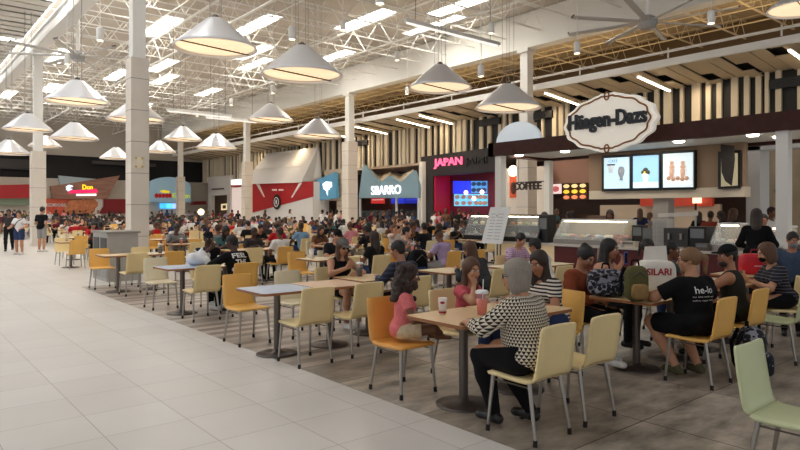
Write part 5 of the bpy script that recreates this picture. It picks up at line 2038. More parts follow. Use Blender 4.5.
# grey-haired woman in the triangle-patterned blouse, back to the camera
J = pose(sex='f', g=1.52, lean=.20, hy=.55, hp=.12, twist=.10, lh=(-.27, .37, .80), rh=(.20, .34, .79), lnor=(0.3, .2, -1), rcurl=.6, lcurl=.9, le=(-.9, -.2, -.5), re=(.9, -.2, -.5),
         lk=(-.13, .36, .52), rk=(.10, .38, .53), la=(-.15, .20, .085), ra=(.13, .06, .085), gap=.13)
p, s_ = fig('pattern_woman', J, (3.68, 2.95, 0), -.02, 'grey-bobbed woman in black and cream triangle blouse, back to camera', 'tan', 'grey', triangle_mat('triangle_print', (24, 22, 24), (226, 214, 192), 42),
            NB, SHB, hair='bob', sleeve=1.62, h=.010, names=('blouse', 'trousers'), hem=-.16)
b = MB()
hc, Rh = J['hc'], J['Rh']
for sx in (-1, 1):
    pts = [HP(J, (sx*(.034+.024*math.cos(t)), .100, .006+.018*math.sin(t))) for t in [2*PI*i/12 for i in range(13)]]
    b.path(pts, .003, 5)
    b.path([HP(J, (sx*.058, .098, .010)), HP(J, (sx*.080, .05, .010)), HP(J, (sx*.082, -.01, .004))], .003, 5)
b.path([HP(J, (-.01, .102, .008)), HP(J, (.01, .102, .008))], .003, 5)
b.build('glasses', M_black, p)

# small girl with dark curls on the orange chair, knees up, seen in profile
J = pose(sex='f', g=.98, lean=.10, hy=-.15, hp=.12, hs=1.18, twist=0, seat=.50, lh=(-.15, .30, .72), rh=(.15, .30, .72), lk=(-.14, .30, .60), rk=(.12, .33, .62), la=(-.08, .36, .555), ra=(.05, .42, .56), le=(-.5, -.3, -.7), re=(.6, -.2, -.6), toe=None)
p, s_ = fig('curly_girl', J, (3.66, 4.31, .105), PI+.95, 'small girl in pink top sitting with legs up on the orange chair', 'brown', 'dark brown', cloth('coral_pink', (226, 122, 122)), cloth('shorts_cream', (222, 204, 170)), None,
            hair='curly', sleeve=.5, legs=.62, h=.010, shoes=False, scale=.74, names=('top', 'shorts'))
# girl across the table with hand to her cheek
J = pose(sex='f', g=.9, lean=.24, hy=-.35, hp=.10, hs=1.15, lh=(-.16, .36, .80), rh=(.075, .20, 1.02), re=(.6, .5, -.6), rdir=(-.15, -.15, 1), rnor=(-.3, -1, .1), rcurl=1.0)
p, s_ = fig('cheek_girl', J, (4.42, 4.30, .09), PI+.10, 'girl in pink top resting her cheek on her hand', 'tan', 'brown', cloth('rose_pink', (206, 96, 104)), cloth('pants_denim', (52, 66, 100)), SHW, hair='long', sleeve=.5, h=.010, scale=.80)
# woman in the striped tee at the table end, long dark hair
J = pose(sex='f', g=1.1, lean=.30, hy=.35, hp=.30, lh=(-.15, .38, .78), rh=(.20, .36, .785))
p, s_ = fig('striped_woman', J, (5.08, 3.78, 0), 1.35, 'long-haired woman in black and white striped tee at the table end', 'olive', 'dark brown', stripe_mat('tee_stripes', (34, 32, 34), (216, 206, 194), 28), cloth('pants_denim', (52, 66, 100)), SHW, hair='long', sleeve=.6, h=.011)
# woman in rust sweater, looking down
J = pose(sex='f', g=1.38, lean=.14, hy=-.15, hp=.5, twist=-.1, lh=(-.10, .25, .70), rh=(.14, .28, .70), lcurl=.9, rcurl=.9, rk=(.15, .36, .53), lk=(-.10, .38, .53), ra=(.18, .46, .085), la=(-.06, .30, .085))
p, s_ = fig('rust_woman', J, (5.86, 3.98, 0), PI+.12, 'woman in rust-brown sweater looking down behind the backpacks', 'olive', 'black', cloth('rust', (132, 66, 42)), NB, SHW, hair='bun', sleeve=1.9, h=.010)
# woman behind her with a phone at her mouth
J = pose(sex='f', g=.95, lean=.16, hy=.1, hp=.10, lh=(-.14, .34, .79), rh=(.05, .26, 1.03), re=(.8, .2, -.4), rdir=(-.5, 0, .8), rnor=(-.3, -1, 0), rcurl=.9)
p, s_ = fig('phone_woman', J, (6.62, 4.14, .03), PI+.1, 'long-haired woman holding a blue phone up before her mouth', 'olive', 'black', cloth('dusty_peach', (196, 150, 124)), BLK, SHB, hair='long', sleeve=.5, h=.011)
W = J['rW'] + J['rD']*.07
ph = empty('smartphone', Vector((6.62, 4.14, .03+.46*(1-FS))) + Matrix.Rotation(PI+.1, 3, 'Z') @ ((W + Vector((-.02, .022, .0)))*FS), PI)
tag(ph, 'blue phone held at the mouth of the woman behind the rust sweater', 'phone')
b = MB(); b.bx(-.037, .037, -.004, .004, -.07, .07); b.build('case', mat('phone_blue', (80, 96, 190), .3), ph)
b = MB(); b.bx(-.03, .03, .004, .0055, -.06, .06); b.build('screen', mat('phone_black', (10, 10, 14), .15), ph)
# woman in black printed tee, back to camera
J = pose(sex='f', g=1.46, lean=.10, hy=.95, hp=.06, lh=(-.26, .40, .80), rh=(.20, .32, .78), le=(-1, -.1, -.5), re=(1, -.2, -.5), lk=(-.20, .36, .52), rk=(.14, .38, .52), la=(-.10, .12, .085), ra=(.16, .10, .085), lcurl=.7)
p, s_ = fig('tee_woman', J, (5.99, 2.80, 0), -.42, 'woman in black printed tee with red-tipped ponytail on a yellow chair', 'tan', 'blond', NB, cloth('shorts_black', (20, 20, 23)), cloth('shoe_olive', (84, 82, 60)), hair='pony', sleeve=.75, legs=.85, h=.010, names=('tee', 'shorts'), hem=-.14)
print_on(s_, p, 'back_print', 'he-lo', (.01, 0, J['H'].z+.335), .21, .07, PRW, True, J['Rc'], .01)
for k, tx in enumerate(('to the only one', 'who says hello')):
    print_on(s_, p, 'small_print', tx, (.01, 0, J['H'].z+.265-k*.038), .26, .02, PRW, True, J['Rc'])
b = MB(); b.ball(HP(J, (0, -.153, -.02)), (.035, .03, .06), 10); b.build('dyed_hair_tip', mat('dyed_red', (150, 60, 66), .5), p)
b = MB()
for sx in (-1, 1):
    b.path([HP(J, (sx*(.034+.024*math.cos(t)), .100, .006+.018*math.sin(t))) for t in [2*PI*i/12 for i in range(13)]], .003, 5)
    b.path([HP(J, (sx*.058, .098, .010)), HP(J, (sx*.080, .05, .010)), HP(J, (sx*.082, -.01, .004))], .003, 5)
b.build('glasses', M_black, p)
# bearded man with black cap and sleeveless top
J = pose(sex='m', g=1.12, lean=.12, hy=.75, hp=.08, twist=.15, lh=(-.24, .40, .79), rh=(.20, .34, .78), le=(-1, -.1, -.5))
bp = [EL(HP(J, (0, .060, -.085)), (.056, .05, .042), J['Rh'], .02), EL(HP(J, (0, .095, -.045)), (.03, .012, .008), J['Rh'], .008), EL(HP(J, (0, .075, -.058)), (.024, .04, .012), J['Rh'], .008, 'sub'), EL(HP(J, (0, .03, -.02)), (.05, .08, .05), J['Rh'], .01, 'sub')]
p, s_ = fig('cap_man', J, (6.98, 2.84, 0), .05, 'bearded man in black cap and dark sleeveless top', 'olive', 'black', cloth('charcoal_green', (44, 42, 36)), NB, SHB, hair='short', sleeve=0, h=.010, cap='front', names=('tank_top', 'trousers'))
link_mesh('beard', sdf_mesh('beard', bp, .008), hair_mat('black'), p)
b = MB(); E0, S0 = J['rS'], J['rE']; q0 = E0.lerp(S0, .55); b.lathe([(.064, -.02), (.067, 0), (.064, .02)], q0, 18, 0, True, (S0-E0).to_track_quat('Z', 'Y').to_matrix()); b.build('arm_band', M_black, p)
# woman in navy striped top at the right edge, looking at phone
J = pose(sex='f', g=1.08, lean=.34, hy=0, hp=.30, lh=(-.06, .42, .80), rh=(.08, .40, .80), ldir=(.2, .6, .5), rdir=(-.2, .6, .5), lnor=(.3, -1, .3), rnor=(-.3, -1, .3), curl=.8)
p, s_ = fig('navy_woman', J, (8.42, 2.86, 0), .80, 'short-haired woman in navy striped top and mask bent over her phone', 'tan', 'brown', stripe_mat('navy_stripes', (26, 26, 40), (120, 116, 122), 24, duty=.86), NB, SHB, hair='bob', sleeve=.7, h=.011)
b = MB(); b.ball(HP(J, (0, .068, -.058)), (.054, .046, .044), 14, 0, J['Rh']); b.build('face_mask', NB, p)
W = (J['lW']+J['rW'])/2 + (J['lD']+J['rD'])*.035
Rz = Matrix.Rotation(.80, 3, 'Z')
ph = empty('smartphone', Vector((8.42, 2.86, .46*(1-FS))) + Rz @ ((W + Vector((0, -.005, .02)))*FS), .80)
ph.rotation_euler = (-.7, 0, .80)
tag(ph, 'dark phone held by the woman in the navy striped top', 'phone')
b = MB(); b.bx(-.037, .037, -.004, .004, -.07, .07); b.build('case', M_black, ph)
b = MB(); b.bx(-.03, .03, -.0055, -.004, -.06, .06); b.build('screen', mat('phone_dim', (60, 66, 84), .15), ph)

# woman in sunglasses and grey visor with a drink; man in navy quilted jacket
J = pose(sex='f', g=.98, lean=.20, hy=-.1, hp=.30, lh=(-.10, .32, .80), rh=(.06, .30, .88), re=(.9, .2, -.5), le=(-.9, .1, -.5), rdir=(-.5, .2, .6), rnor=(-.3, -1, 0), rcurl=.9)
p, s_ = fig('visor_woman', J, (4.92, 7.22, 0), PI, 'woman in grey cap and black tank top, arms folded on the table', 'tan', 'brown', NB, cloth('shorts_black', (20, 20, 23)), SHW, hair='long', sleeve=0, legs=.7, h=.012, cap='front', capm=cloth('cap_grey', (110, 108, 104)), names=('tank_top', 'shorts'))
b = MB()
for sx in (-1, 1):
    b.ball(HP(J, (sx*.032, .094, .006)), (.027, .010, .020), 10, 0, J['Rh'])
b.path([HP(J, (-.05, .092, .010)), HP(J, (.05, .092, .010))], .004, 5); b.build('sunglasses', mat('lens_black', (14, 14, 16), .15), p)
J = pose(sex='m', g=1.15, lean=.26, hy=.35, hp=.30, lh=(-.18, .36, .79), rh=(.16, .36, .79))
p, s_ = fig('jacket_man', J, (5.12, 6.02, 0), .05, 'man in navy quilted jacket seen from behind', 'olive', 'black', stripe_mat('quilted_navy', (52, 58, 84), (28, 32, 52), 15, duty=.3), NB, SHB, hair='short', sleeve=1.92, h=.012, names=('jacket', 'trousers'))
# woman leaning on the table to the right of him
J = pose(sex='f', g=1.05, lean=.52, hy=.25, hp=.45, lh=(-.16, .40, .80), rh=(.18, .36, .79))
p, s_ = fig('leaning_woman', J, (6.62, 6.05, 0), .15, 'brown-haired person in dark grey top leaning far over a cream table', 'tan', 'brown', cloth('dark_grey', (58, 60, 62)), cloth('pants_black', (26, 26, 28)), SHB, hair='long', sleeve=1.9, h=.012)
J = pose(sex='m', g=1.08, lean=.24, hy=.1, hp=.5, lh=(-.12, .34, .79), rh=(.14, .34, .79))
p, s_ = fig('plaid_man', J, (8.67, 7.2, 0), PI-.1, 'man in lilac checked shirt looking down, before the cake case', 'tan', 'black', plaid_mat('lilac_plaid', (196, 160, 190), (150, 110, 160), (226, 206, 220), 26), cloth('pants_denim', (52, 66, 100)), SHB, hair='short', sleeve=.7, h=.012)
J = pose(sex='m', g=1.12, lean=.42, hy=.1, hp=.35, lh=(-.12, .38, .79), rh=(.14, .36, .79))
p, s_ = fig('white_man', J, (7.62, 5.72, 0), .1, 'black-haired man in plain white tee, hunched back to camera', 'olive', 'black', WHT, cloth('pants_denim', (52, 66, 100)), SHB, hair='short', sleeve=.7, h=.012)
# pair at the blue table
J = pose(sex='m', g=1.12, lean=.06, hy=-.2, hp=.12, lh=(-.14, .34, .78), rh=(.05, .22, 1.03), re=(.8, .2, -.5), rdir=(-.5, .1, .7), rnor=(-.3, -1, 0), rcurl=1.1)
p, s_ = fig('glasses_man', J, (4.38, 10.42, 0), PI+.05, 'man in black cap and glasses facing the camera behind a white bag', 'dark', 'black', NB, NB, SHW, hair='crop', sleeve=.65, h=.012, cap='front')
b = MB(); b.ball(J['chest']+J['fw']*.125+Vector((.05, 0, .03)), (.055, .02, .06), 10); b.build('chest_print', PRW, p)
b = MB()
for sx in (-1, 1):
    b.path([HP(J, (sx*(.034+.024*math.cos(t)), .100, .006+.018*math.sin(t))) for t in [2*PI*i/12 for i in range(13)]], .004, 5)
b.build('glasses', M_black, p)
J = pose(sex='m', g=1.22, lean=.24, hy=.4, hp=.25, lh=(-.26, .40, .79), rh=(.18, .34, .79), le=(-1, -.2, -.4), re=(1, -.1, -.5))
p, s_ = fig('print_man', J, (4.34, 9.20, 0), .22, 'man in black sweatshirt printed FEEL THE GOOD across the back', 'dark', 'black', NB, NB, SHW, hair='crop', sleeve=1.9, h=.012, names=('sweatshirt', 'trousers'))
for k, tx in enumerate(('FEEL', 'THE', 'GOOD')):
    print_on(s_, p, 'back_print', tx, Vector((.02, J['H'].y, J['H'].z)) + J['up']*(.385-k*.115), (.30, .23, .34)[k], .085, PRW, True, J['Ru'], .03)

# two children and a plaited girl behind the paper bag
J = pose(sex='f', g=.95, lean=.10, hy=-.5, hp=.05, hs=1.12, lh=(-.15, .32, .80), rh=(.16, .32, .80))
p, s_ = fig('plait_girl', J, (7.62, 4.16, .12), PI-.2, 'plaited girl in white top behind the white carrier bag', 'brown', 'black', WHT, cloth('pants_denim', (52, 66, 100)), SHW, hair='braids', sleeve=0, h=.012, scale=.84)
J = pose(sex='m', g=.95, lean=.10, hy=.3, hp=.1, hs=1.15, lh=(-.15, .32, .80), rh=(.16, .32, .80))
p, s_ = fig('boy', J, (8.26, 4.18, .12), PI+.1, 'small boy in teal top beside the plaited girl', 'brown', 'black', cloth('teal', (58, 92, 94)), cloth('pants_denim', (52, 66, 100)), SHW, hair='crop', sleeve=.55, h=.012, scale=.80)

# standing figures
J = pose(stand=True, sex='f', g=1.12, lean=.02, hp=.25, hy=.3, lh=(-.24, .22, 1.02), rh=(.20, .26, 1.05), le=(-.6, -.8, -.5), re=(.6, -.8, -.5))
q = onF(19, 254.5)
p, s_ = fig('strap_woman', J, (q.x, q.y, 0), 2.45, 'standing woman in white tee and denim shorts with a black cross strap', 'tan', 'dark brown', WHT, cloth('pants_denim', (52, 66, 100)), SHW, eyes=False, hair='bun', sleeve=.6, legs=.85, h=.014, scale=.97, names=('tee', 'shorts'))
b = MB(); b.path([J['lS']+Vector((0, .05, .06)), J['chest']+J['fw']*.19+Vector((-.03, 0, .03)), J['H']+Vector((.17, .16, .05))], .014, 6); b.path([J['lS']+Vector((0, -.06, .06)), J['chest']+J['fw']*-.15, J['H']+Vector((.18, -.10, .05))], .014, 6); b.path([J['lS']+Vector((0, .05, .06)), J['lS']+Vector((0, -.06, .06))], .014, 6); b.build('cross_strap', M_black, p)
J = pose(stand=True, sex='m', g=1.0, lean=.02, hp=.2, hy=.15, lh=(-.20, .24, 1.02), rh=(.27, .03, .86), le=(-.5, -.8, -.5), re=(.3, -1, -.2))
q = onF(42, 252)
p, s_ = fig('tee_man', J, (q.x, q.y, 0), -.9, 'standing man in black tee, grey shorts and mask beside the stone column', 'tan', 'black', NB, cloth('pants_grey', (150, 148, 146)), SHW, eyes=False, hair='short', sleeve=.65, legs=.95, h=.014, names=('tee', 'shorts'), scale=1.06)
b = MB(); b.ball(HP(J, (0, .066, -.058)), (.054, .048, .044), 12, 0, J['Rh']); b.build('face_mask', NB, p)
q = onF(9, 251)
p, s_ = fig('dark_man', POSES and variant(STANDS['walk'], sex='m', g=1.05), (q.x, q.y, 0), 2.9, 'standing person in dark shirt at the left edge beside the white-tee woman', 'brown', 'black', cloth('charcoal', (62, 58, 58)), cloth('pants_black', (26, 26, 28)), SHB, eyes=False, hair='short', sleeve=.62, h=.016)
# dark-haired woman standing at the ice-cream counter, with others inside and in front of the kiosk
J = pose(stand=True, sex='f', g=1.15, lean=.05, hp=.12, hy=.2, lh=(-.20, .28, 1.02), rh=(.22, .26, 1.0), le=(-.6, -.7, -.6), re=(.6, -.7, -.6))
p, s_ = fig('counter_woman', J, (11.55, 4.30, 0), -1.3, 'standing woman in black with very long dark hair at the counter', 'olive', 'dark brown', NB, NB, SHB, eyes=False, hair='long', sleeve=1.9, h=.014, scale=.98)
J = pose(stand=True, sex='m', g=1.1, lean=.10, hp=.3, hy=.3, lh=(-.24, .16, .95), rh=(.22, .26, 1.0), le=(-.6, -.7, -.6), re=(.6, -.7, -.6))
p, s_ = fig('edge_man', J, (9.15, 2.98, 0), 1.9, 'dark-haired masked man standing at the right edge', 'olive', 'black', cloth('slate', (70, 84, 106)), BLK, SHB, hair='short', sleeve=.65, h=.012, scale=.80)
b = MB(); b.ball(HP(J, (0, .066, -.058)), (.056, .048, .046), 12, 0, J['Rh']); b.build('face_mask', cloth('mask_blue', (120, 140, 160)), p)

# ------------------------------------------------------------------ seating near the camera, one by one
table(3.77, 3.68, 'oak', 'pale oak table under the paper cup, beside the orange chair')
table(4.48, 3.68, 'oak', 'pale oak table in front of the triangle-blouse woman, right of the cup table')
for v, u, lb in ((6.0, 3.38, 'pale oak table carrying the two backpacks'), (6.71, 3.38, 'pale oak table carrying the white carrier bag'), (7.42, 3.40, 'pale oak table in front of the plaited girl'), (8.13, 3.40, 'pale oak table between the bearded man and the red bag'), (9.3, 3.60, 'pale oak table carrying the bright red bag')):
    table(v, u, 'oak', lb)
table(3.48, 6.34, 'blue', 'empty table with pale blue top near the white aisle')
table(4.20, 6.36, 'pink', 'empty table with pinkish top joined to the pale blue one')
table(5.0, 6.64, 'oak', 'oak table between the grey-capped woman and the quilted-jacket man')
table(6.52, 6.66, 'cream', 'cream table where the brown-haired person leans over')
table(7.75, 6.45, 'cream', 'cream table before the man in plain white tee')
table(8.62, 6.50, 'cream', 'cream table before the man in lilac checked shirt')
table(3.70, 9.80, 'blue', 'pale blue table carrying the white plastic bag')
table(4.41, 9.80, 'cream', 'cream table between the two men in black')
table(3.72, 13.3, 'oak', 'oak table beside the grey bin station')
table(4.43, 13.3, 'cream', 'cream table behind the oak one at the bin station')

chair(4.07, 1.27, -1, 'green', lab='pale green chair cut off at the bottom right corner')
chair(3.64, 4.30, -1, 'orange', lab='deep orange chair under the curly-haired girl')
chair(3.66, 2.93, 1, 'cream', lab='cream chair under the woman in triangle blouse')
chair(4.27, 2.94, 1, 'cream', lab='empty cream chair right of the triangle-blouse woman')
chair(4.46, 4.36, -1, 'cream', lab='cream chair under the girl resting her cheek')
chair(5.10, 3.80, 1.42, 'yellow', lab='yellow chair under the striped-tee woman at the table end')
chair(5.88, 4.00, -1, 'yellow', lab='yellow chair under the woman in rust sweater')
chair(6.66, 4.14, -1, 'cream', lab='cream chair under the woman with the blue phone')
chair(5.98, 2.76, 1, 'yellow', lab='yellow chair under the woman in printed black tee')
chair(6.92, 2.82, 1, 'yellow', lab='yellow chair under the bearded man')
chair(7.62, 4.18, -1, 'cream', lab='cream chair under the plaited girl')
chair(8.26, 4.20, -1, 'cream', lab='cream chair under the small boy')
chair(7.58, 2.60, 1, 'green', lab='empty pale green chair in front of the navy-striped woman')
chair(8.42, 2.86, .80, 'cream', lab='cream chair under the navy-striped woman')
chair(3.50, 7.12, -1, 'yellow', lab='empty yellow chair behind the pale blue table, turned to the camera')
chair(3.52, 5.82, 1, 'cream', lab='empty cream chair before the pale blue table')
chair(4.20, 5.84, 1, 'cream', lab='empty cream chair before the pinkish table')
chair(4.22, 7.12, -1, 'pale', lab='off-white chair behind the pinkish table')
chair(4.92, 7.24, -1, 'cream', lab='cream chair under the grey-capped woman')
chair(5.08, 6.00, 1, 'cream', lab='cream chair under the quilted-jacket man')
chair(6.62, 6.00, 1, 'cream', lab='cream chair under the person leaning over the cream table')
chair(6.50, 7.36, -1, 'cream', lab='cream chair holding the black backpack')
chair(7.66, 5.72, 1, 'cream', lab='cream chair under the man in plain white tee')
chair(8.67, 7.20, -1, 'cream', lab='cream chair under the man in lilac checked shirt')
chair(3.64, 10.58, -1, 'pale', lab='empty off-white chair behind the table with the plastic bag')
chair(3.72, 9.12, 1, 'cream', lab='empty cream chair before the table with the plastic bag')
chair(4.38, 10.44, -1, 'cream', lab='cream chair under the man in cap and glasses')
chair(4.36, 9.20, 1, 'yellow', lab='yellow chair under the man in the printed sweatshirt')
chair(3.62, 14.05, -1, 'yellow', lab='empty yellow chair beside the grey bin station')
chair(3.80, 12.62, 1, 'cream', lab='empty cream chair before the oak table at the bin station')
chair(4.46, 14.0, -1, 'cream', lab='empty cream chair behind the cream table at the bin station')
chair(4.52, 12.66, 1, 'yellow', lab='empty yellow chair before the cream table at the bin station')

# ------------------------------------------------------------------ things on the tables
def softbox(b, c, size, n=3.2, mi=0, M=None, seg=20):
    c = Vector(c)
    rows = []
    vs = []
    k = 10
    for i in range(k+1):
        t = -PI/2+PI*i/k
        row = []
        for j in range(seg):
            a = 2*PI*j/seg
            f = lambda x: math.copysign(abs(x)**(2/n), x)
            p = Vector((f(math.cos(t))*f(math.cos(a))*size[0]/2, f(math.cos(t))*f(math.sin(a))*size[1]/2, f(math.sin(t))*size[2]/2))
            if M is not None:
                p = M @ p
            row.append(len(vs)); vs.append(p+c)
        rows.append(row)
    fs = []
    for A, B in zip(rows[:-1], rows[1:]):
        for j in range(seg):
            fs.append((A[j], A[(j+1) % seg], B[(j+1) % seg], B[j]))
    b.add(vs, fs, mi, True)
    return b


M_cupw = mat('paper_cup_white', (236, 226, 218), .5)
M_clear, nt, bs, N_, L_ = node_mat('clear_plastic')
bs.inputs['Base Color'].default_value = (.92, .92, .92, 1)
bs.inputs['Alpha'].default_value = .16
bs.inputs['Roughness'].default_value = .1
CUPS = [((44, 24, 20), 'dark cola'), ((232, 110, 90), 'pink drink'), ((222, 196, 150), 'iced coffee'), ((236, 226, 218), 'white paper')]


def make_cup(kind, r=.043, h=.15):
    rgb, nm = CUPS[kind]
    o = empty('drink_cup', (0, 0, 0))
    if kind == 3:
        b = MB(); b.lathe([(0, 0), (r*.75, 0), (r, h), (r*.96, h), (0, h-.01)], n=18); b.build('cup_body', M_cupw, o)
    else:
        b = MB(); b.lathe([(0, 0), (r*.72, 0), (r*.98, h)], n=18); b.build('cup_body', M_clear, o)
        b = MB(); b.lathe([(0, .004), (r*.70, .004), (r*.88, h*.72), (0, h*.72)], n=18); b.build('drink', mat('drink_%d' % kind, rgb, .2), o)
    b = MB(); b.lathe([(r*1.04, h-.004), (r*1.06, h+.008), (r*.8, h+.018), (0, h+.018)], n=18); b.build('lid', mat('lid_white', (230, 230, 230), .3) if kind != 2 else M_clear, o)
    b = MB(); b.tube((.005, 0, h*.3), (.018, .004, h+.09), .0035, n=6); b.build('straw', mat('straw_red', (200, 60, 60), .4) if kind != 1 else mat('straw_white', (236, 230, 230), .4), o)
    return o


CUP0 = {}


def cup(kind, v, u, z=.74, lab='', s=1.0, rz=0):
    if kind not in CUP0:
        CUP0[kind] = o = make_cup(kind)
    else:
        o = copy_tree(CUP0[kind])
    o.location = (v, u, z); o.scale = (s, s, s); o.rotation_euler = (0, 0, rz)
    tag(o, lab, 'cup', 'drink cups on the tables')
    return o


c_ = cup(3, 3.70, 3.86, lab='white paper cup with red oval logo on the near oak table', s=.92)
for c in list(kids(c_)):
    if c.name.startswith(('lid', 'straw')):
        kids(c_).remove(c)
        bpy.data.objects.remove(c)
CUP0.pop(3)
b = MB()
b.ball((-.030, -.028, .112), (.024, .012, .013), 10, 0, Matrix.Rotation(-.75, 3, 'Z')); b.build('logo', mat('logo_red', (170, 30, 40), .5), c_)
b = MB(); b.lathe([(.0345, .012), (.0362, .012), (.0373, .03), (.0355, .03)], n=18); b.build('red_band', mat('logo_red', (170, 30, 40), .5), c_)
cup(1, 3.93, 3.62, lab='big clear cup of pink drink held by the grey-haired woman', s=1.25)
cup(0, 4.96, 6.78, lab='clear cup of dark cola before the grey-capped woman', s=1.15)
cup(0, 4.52, 13.2, lab='cup of dark cola on the cream table at the bin station', s=1.2)
cup(0, 4.30, 9.75, lab='clear cup before the man in cap and glasses', s=.9)
# white plastic bag
o = empty('plastic_bag', (3.98, 9.92, .74)); o.scale = (.85, .85, .85); tag(o, 'white plastic carrier bag slumped on the pale blue table', 'bag')
P = [EL((0, 0, .10), (.20, .15, .11), None, .05), EL((.10, .02, .17), (.11, .11, .11), None, .05), EL((-.09, -.02, .15), (.09, .1, .09), None, .05), RC((.08, 0, .24), (.11, 0, .33), .04, .02, .03), RC((.0, .02, .22), (-.03, .02, .30), .03, .015, .03), EL((.16, -.1, .08), (.07, .06, .08), None, .03), HS((0, 0, .004), (0, 0, -1))]
o2 = link_mesh('bag_body', sdf_mesh('bag_body', P, .014), mat('bag_white', (232, 232, 234), .35), o)
# carrier bag with red letters
o = empty('carrier_bag', (6.50, 3.44, .74)); o.rotation_euler = (0, 0, -.65); tag(o, 'white carrier bag with red letters on the oak table', 'bag')
b = MB(); softbox(b, (0, 0, .17), (.42, .22, .36), 4); b.build('bag_body', mat('bag_paper', (232, 226, 214), .6, noise=.05, nscale=9), o)
b = MB(); b.prism([(-.13, .02, .30), (.15, .02, .30), (.14, .04, .50), (-.10, .04, .49)], (0, .004, 0)); b.build('raised_flap', mat('bag_paper', (232, 226, 214), .6), o)
text_fit('letters', 'SILARI', (-.145, -.111, .19), .27, .075, FACE_U, mat('logo_red', (170, 30, 40), .5), o, .002, .02)
# backpacks
def backpack(loc, rz, lab, rgb, size=(.32, .2, .46), m=None, pocket=None, lean=0):
    o = empty('backpack', loc, rz)
    o.rotation_euler = (lean, 0, rz)
    tag(o, lab, 'backpack')
    m = m or cloth('bp_%d_%d_%d' % rgb, rgb)
    b = MB(); softbox(b, (0, 0, size[2]/2), size, 3.4); b.build('bag_body', m, o)
    b = MB(); softbox(b, (0, -size[1]*.55, size[2]*.30), (size[0]*.74, size[1]*.5, size[2]*.44), 3.6); b.build('front_pocket', m if pocket is None else pocket, o)
    b = MB(); b.path([(-.04, size[1]*.2, size[2]-.01), (-.03, size[1]*.2, size[2]+.05), (.03, size[1]*.2, size[2]+.05), (.04, size[1]*.2, size[2]-.01)], .009, 6); b.build('grab_handle', NB, o)
    for s in (-1, 1):
        b = MB(); b.path([(s*.09, size[1]*.45, size[2]*.93), (s*.11, size[1]*.72, size[2]*.65), (s*.12, size[1]*.6, size[2]*.25), (s*.13, size[1]*.42, .05)], .018, 6); b.build('strap', NB, o)
    b = MB(); b.path([(-size[0]*.36, -size[1]*.48, size[2]*.70), (0, -size[1]*.52, size[2]*.86), (size[0]*.36, -size[1]*.48, size[2]*.70)], .006, 5); b.build('zip', M_steeld, o)
    return o


mp_, nt, bs, N_, L_ = node_mat('patterned_fabric')
tc = N_('ShaderNodeTexCoord'); vo = N_('ShaderNodeTexVoronoi'); vo.inputs['Scale'].default_value = 26; L_(tc.outputs['Object'], vo.inputs[0])
g_ = vmath(nt, 'GREATER_THAN', vo.outputs['Distance'], .62)
L_(mixc(nt, g_, s2l((30, 32, 42)), s2l((150, 150, 160))), bs.inputs['Base Color']); bs.inputs['Roughness'].default_value = .85
backpack((5.80, 3.60, .74), -.8, 'dark backpack with pale speckled pattern lying on the oak table', (30, 32, 42), (.40, .22, .28), mp_)
backpack((5.66, 3.19, .74), -.65, 'olive green backpack with tan trim standing on the oak table', (98, 96, 62), (.22, .15, .35), cloth('olive_canvas', (92, 88, 54)), cloth('tan_canvas', (150, 120, 76)))
backpack((6.50, 2.46, 0), .6, 'black backpack with white leaf pattern standing on the floor', (30, 30, 32), (.34, .22, .50), mp_)
backpack((6.50, 7.34, .46), 0, 'tall black backpack standing on a cream chair', (24, 26, 40), (.32, .20, .56), NB, cloth('navy_flap', (40, 54, 92)))
# red bag and a green bottle
o = empty('red_bag', (9.42, 3.50, .74)); o.rotation_euler = (0, 0, -.9); tag(o, 'bright red boxy bag standing on the oak table at right', 'bag')
b = MB(); softbox(b, (0, 0, .14), (.44, .24, .29), 6); b.build('bag_body', mat('bag_red', (206, 26, 44), .45), o)
b = MB(); b.path([(-.09, 0, .27), (-.07, 0, .34), (.07, 0, .34), (.09, 0, .27)], .010, 6); b.build('handle', mat('bag_red_dark', (150, 16, 32), .5), o)
b = MB(); b.box((0, -.123, .12), (.14, .004, .018)); b.build('label_strip', mat('label_pale', (230, 170, 170), .5), o)
o = empty('bottle', (7.55, 3.55, .74)); tag(o, 'green plastic bottle in front of the small boy', 'bottle')
b = MB(); b.lathe([(0, 0), (.035, 0), (.036, .13), (.014, .19), (.014, .21), (0, .21)], n=16); b.build('bottle_body', mat('bottle_green', (50, 120, 80), .2), o)
b = MB(); b.lathe([(.017, .205), (.017, .23), (0, .23)], n=14); b.build('cap', mat('cap_white', (230, 230, 226), .4), o)
o = empty('food_tray', (6.06, 3.52, .74)); o.rotation_euler = (0, 0, .1); tag(o, 'small green food box between the backpacks and the carrier bag', 'tray')
b = MB(); b.bx(-.09, .09, -.07, .07, 0, .10); b.build('box_body', mat('box_green', (110, 170, 70), .5), o)
b = MB(); b.bx(-.092, .092, -.072, .072, .10, .112); b.build('lid', mat('box_green_pale', (150, 200, 110), .5), o)

# bin station
o = empty('bin_station', (4.35, 15.8, 0)); tag(o, 'grey stone bin station with two black openings beside the tall column', 'bin')
b = MB(); b.bx(-.34, .34, -.62, .62, 0, 1.10); b.build('housing', mat('bin_grey', (176, 172, 164), .5, noise=.05, nscale=8), o)
b = MB(); b.bx(-.38, .38, -.66, .66, 1.10, 1.15); b.build('counter_top', mat('bin_top', (150, 146, 138), .4, noise=.15, nscale=30), o)
for y in (-.32, .30):
    b = MB(); b.bx(-.352, -.335, y-.24, y+.24, .62, 1.0); b.build('opening', M_black, o)
for y in (-.32, .30):
    b = MB(); b.bx(-.35, -.338, y-.27, y+.27, .08, .54); b.build('bin_door', mat('bin_door', (160, 156, 148), .5), o)

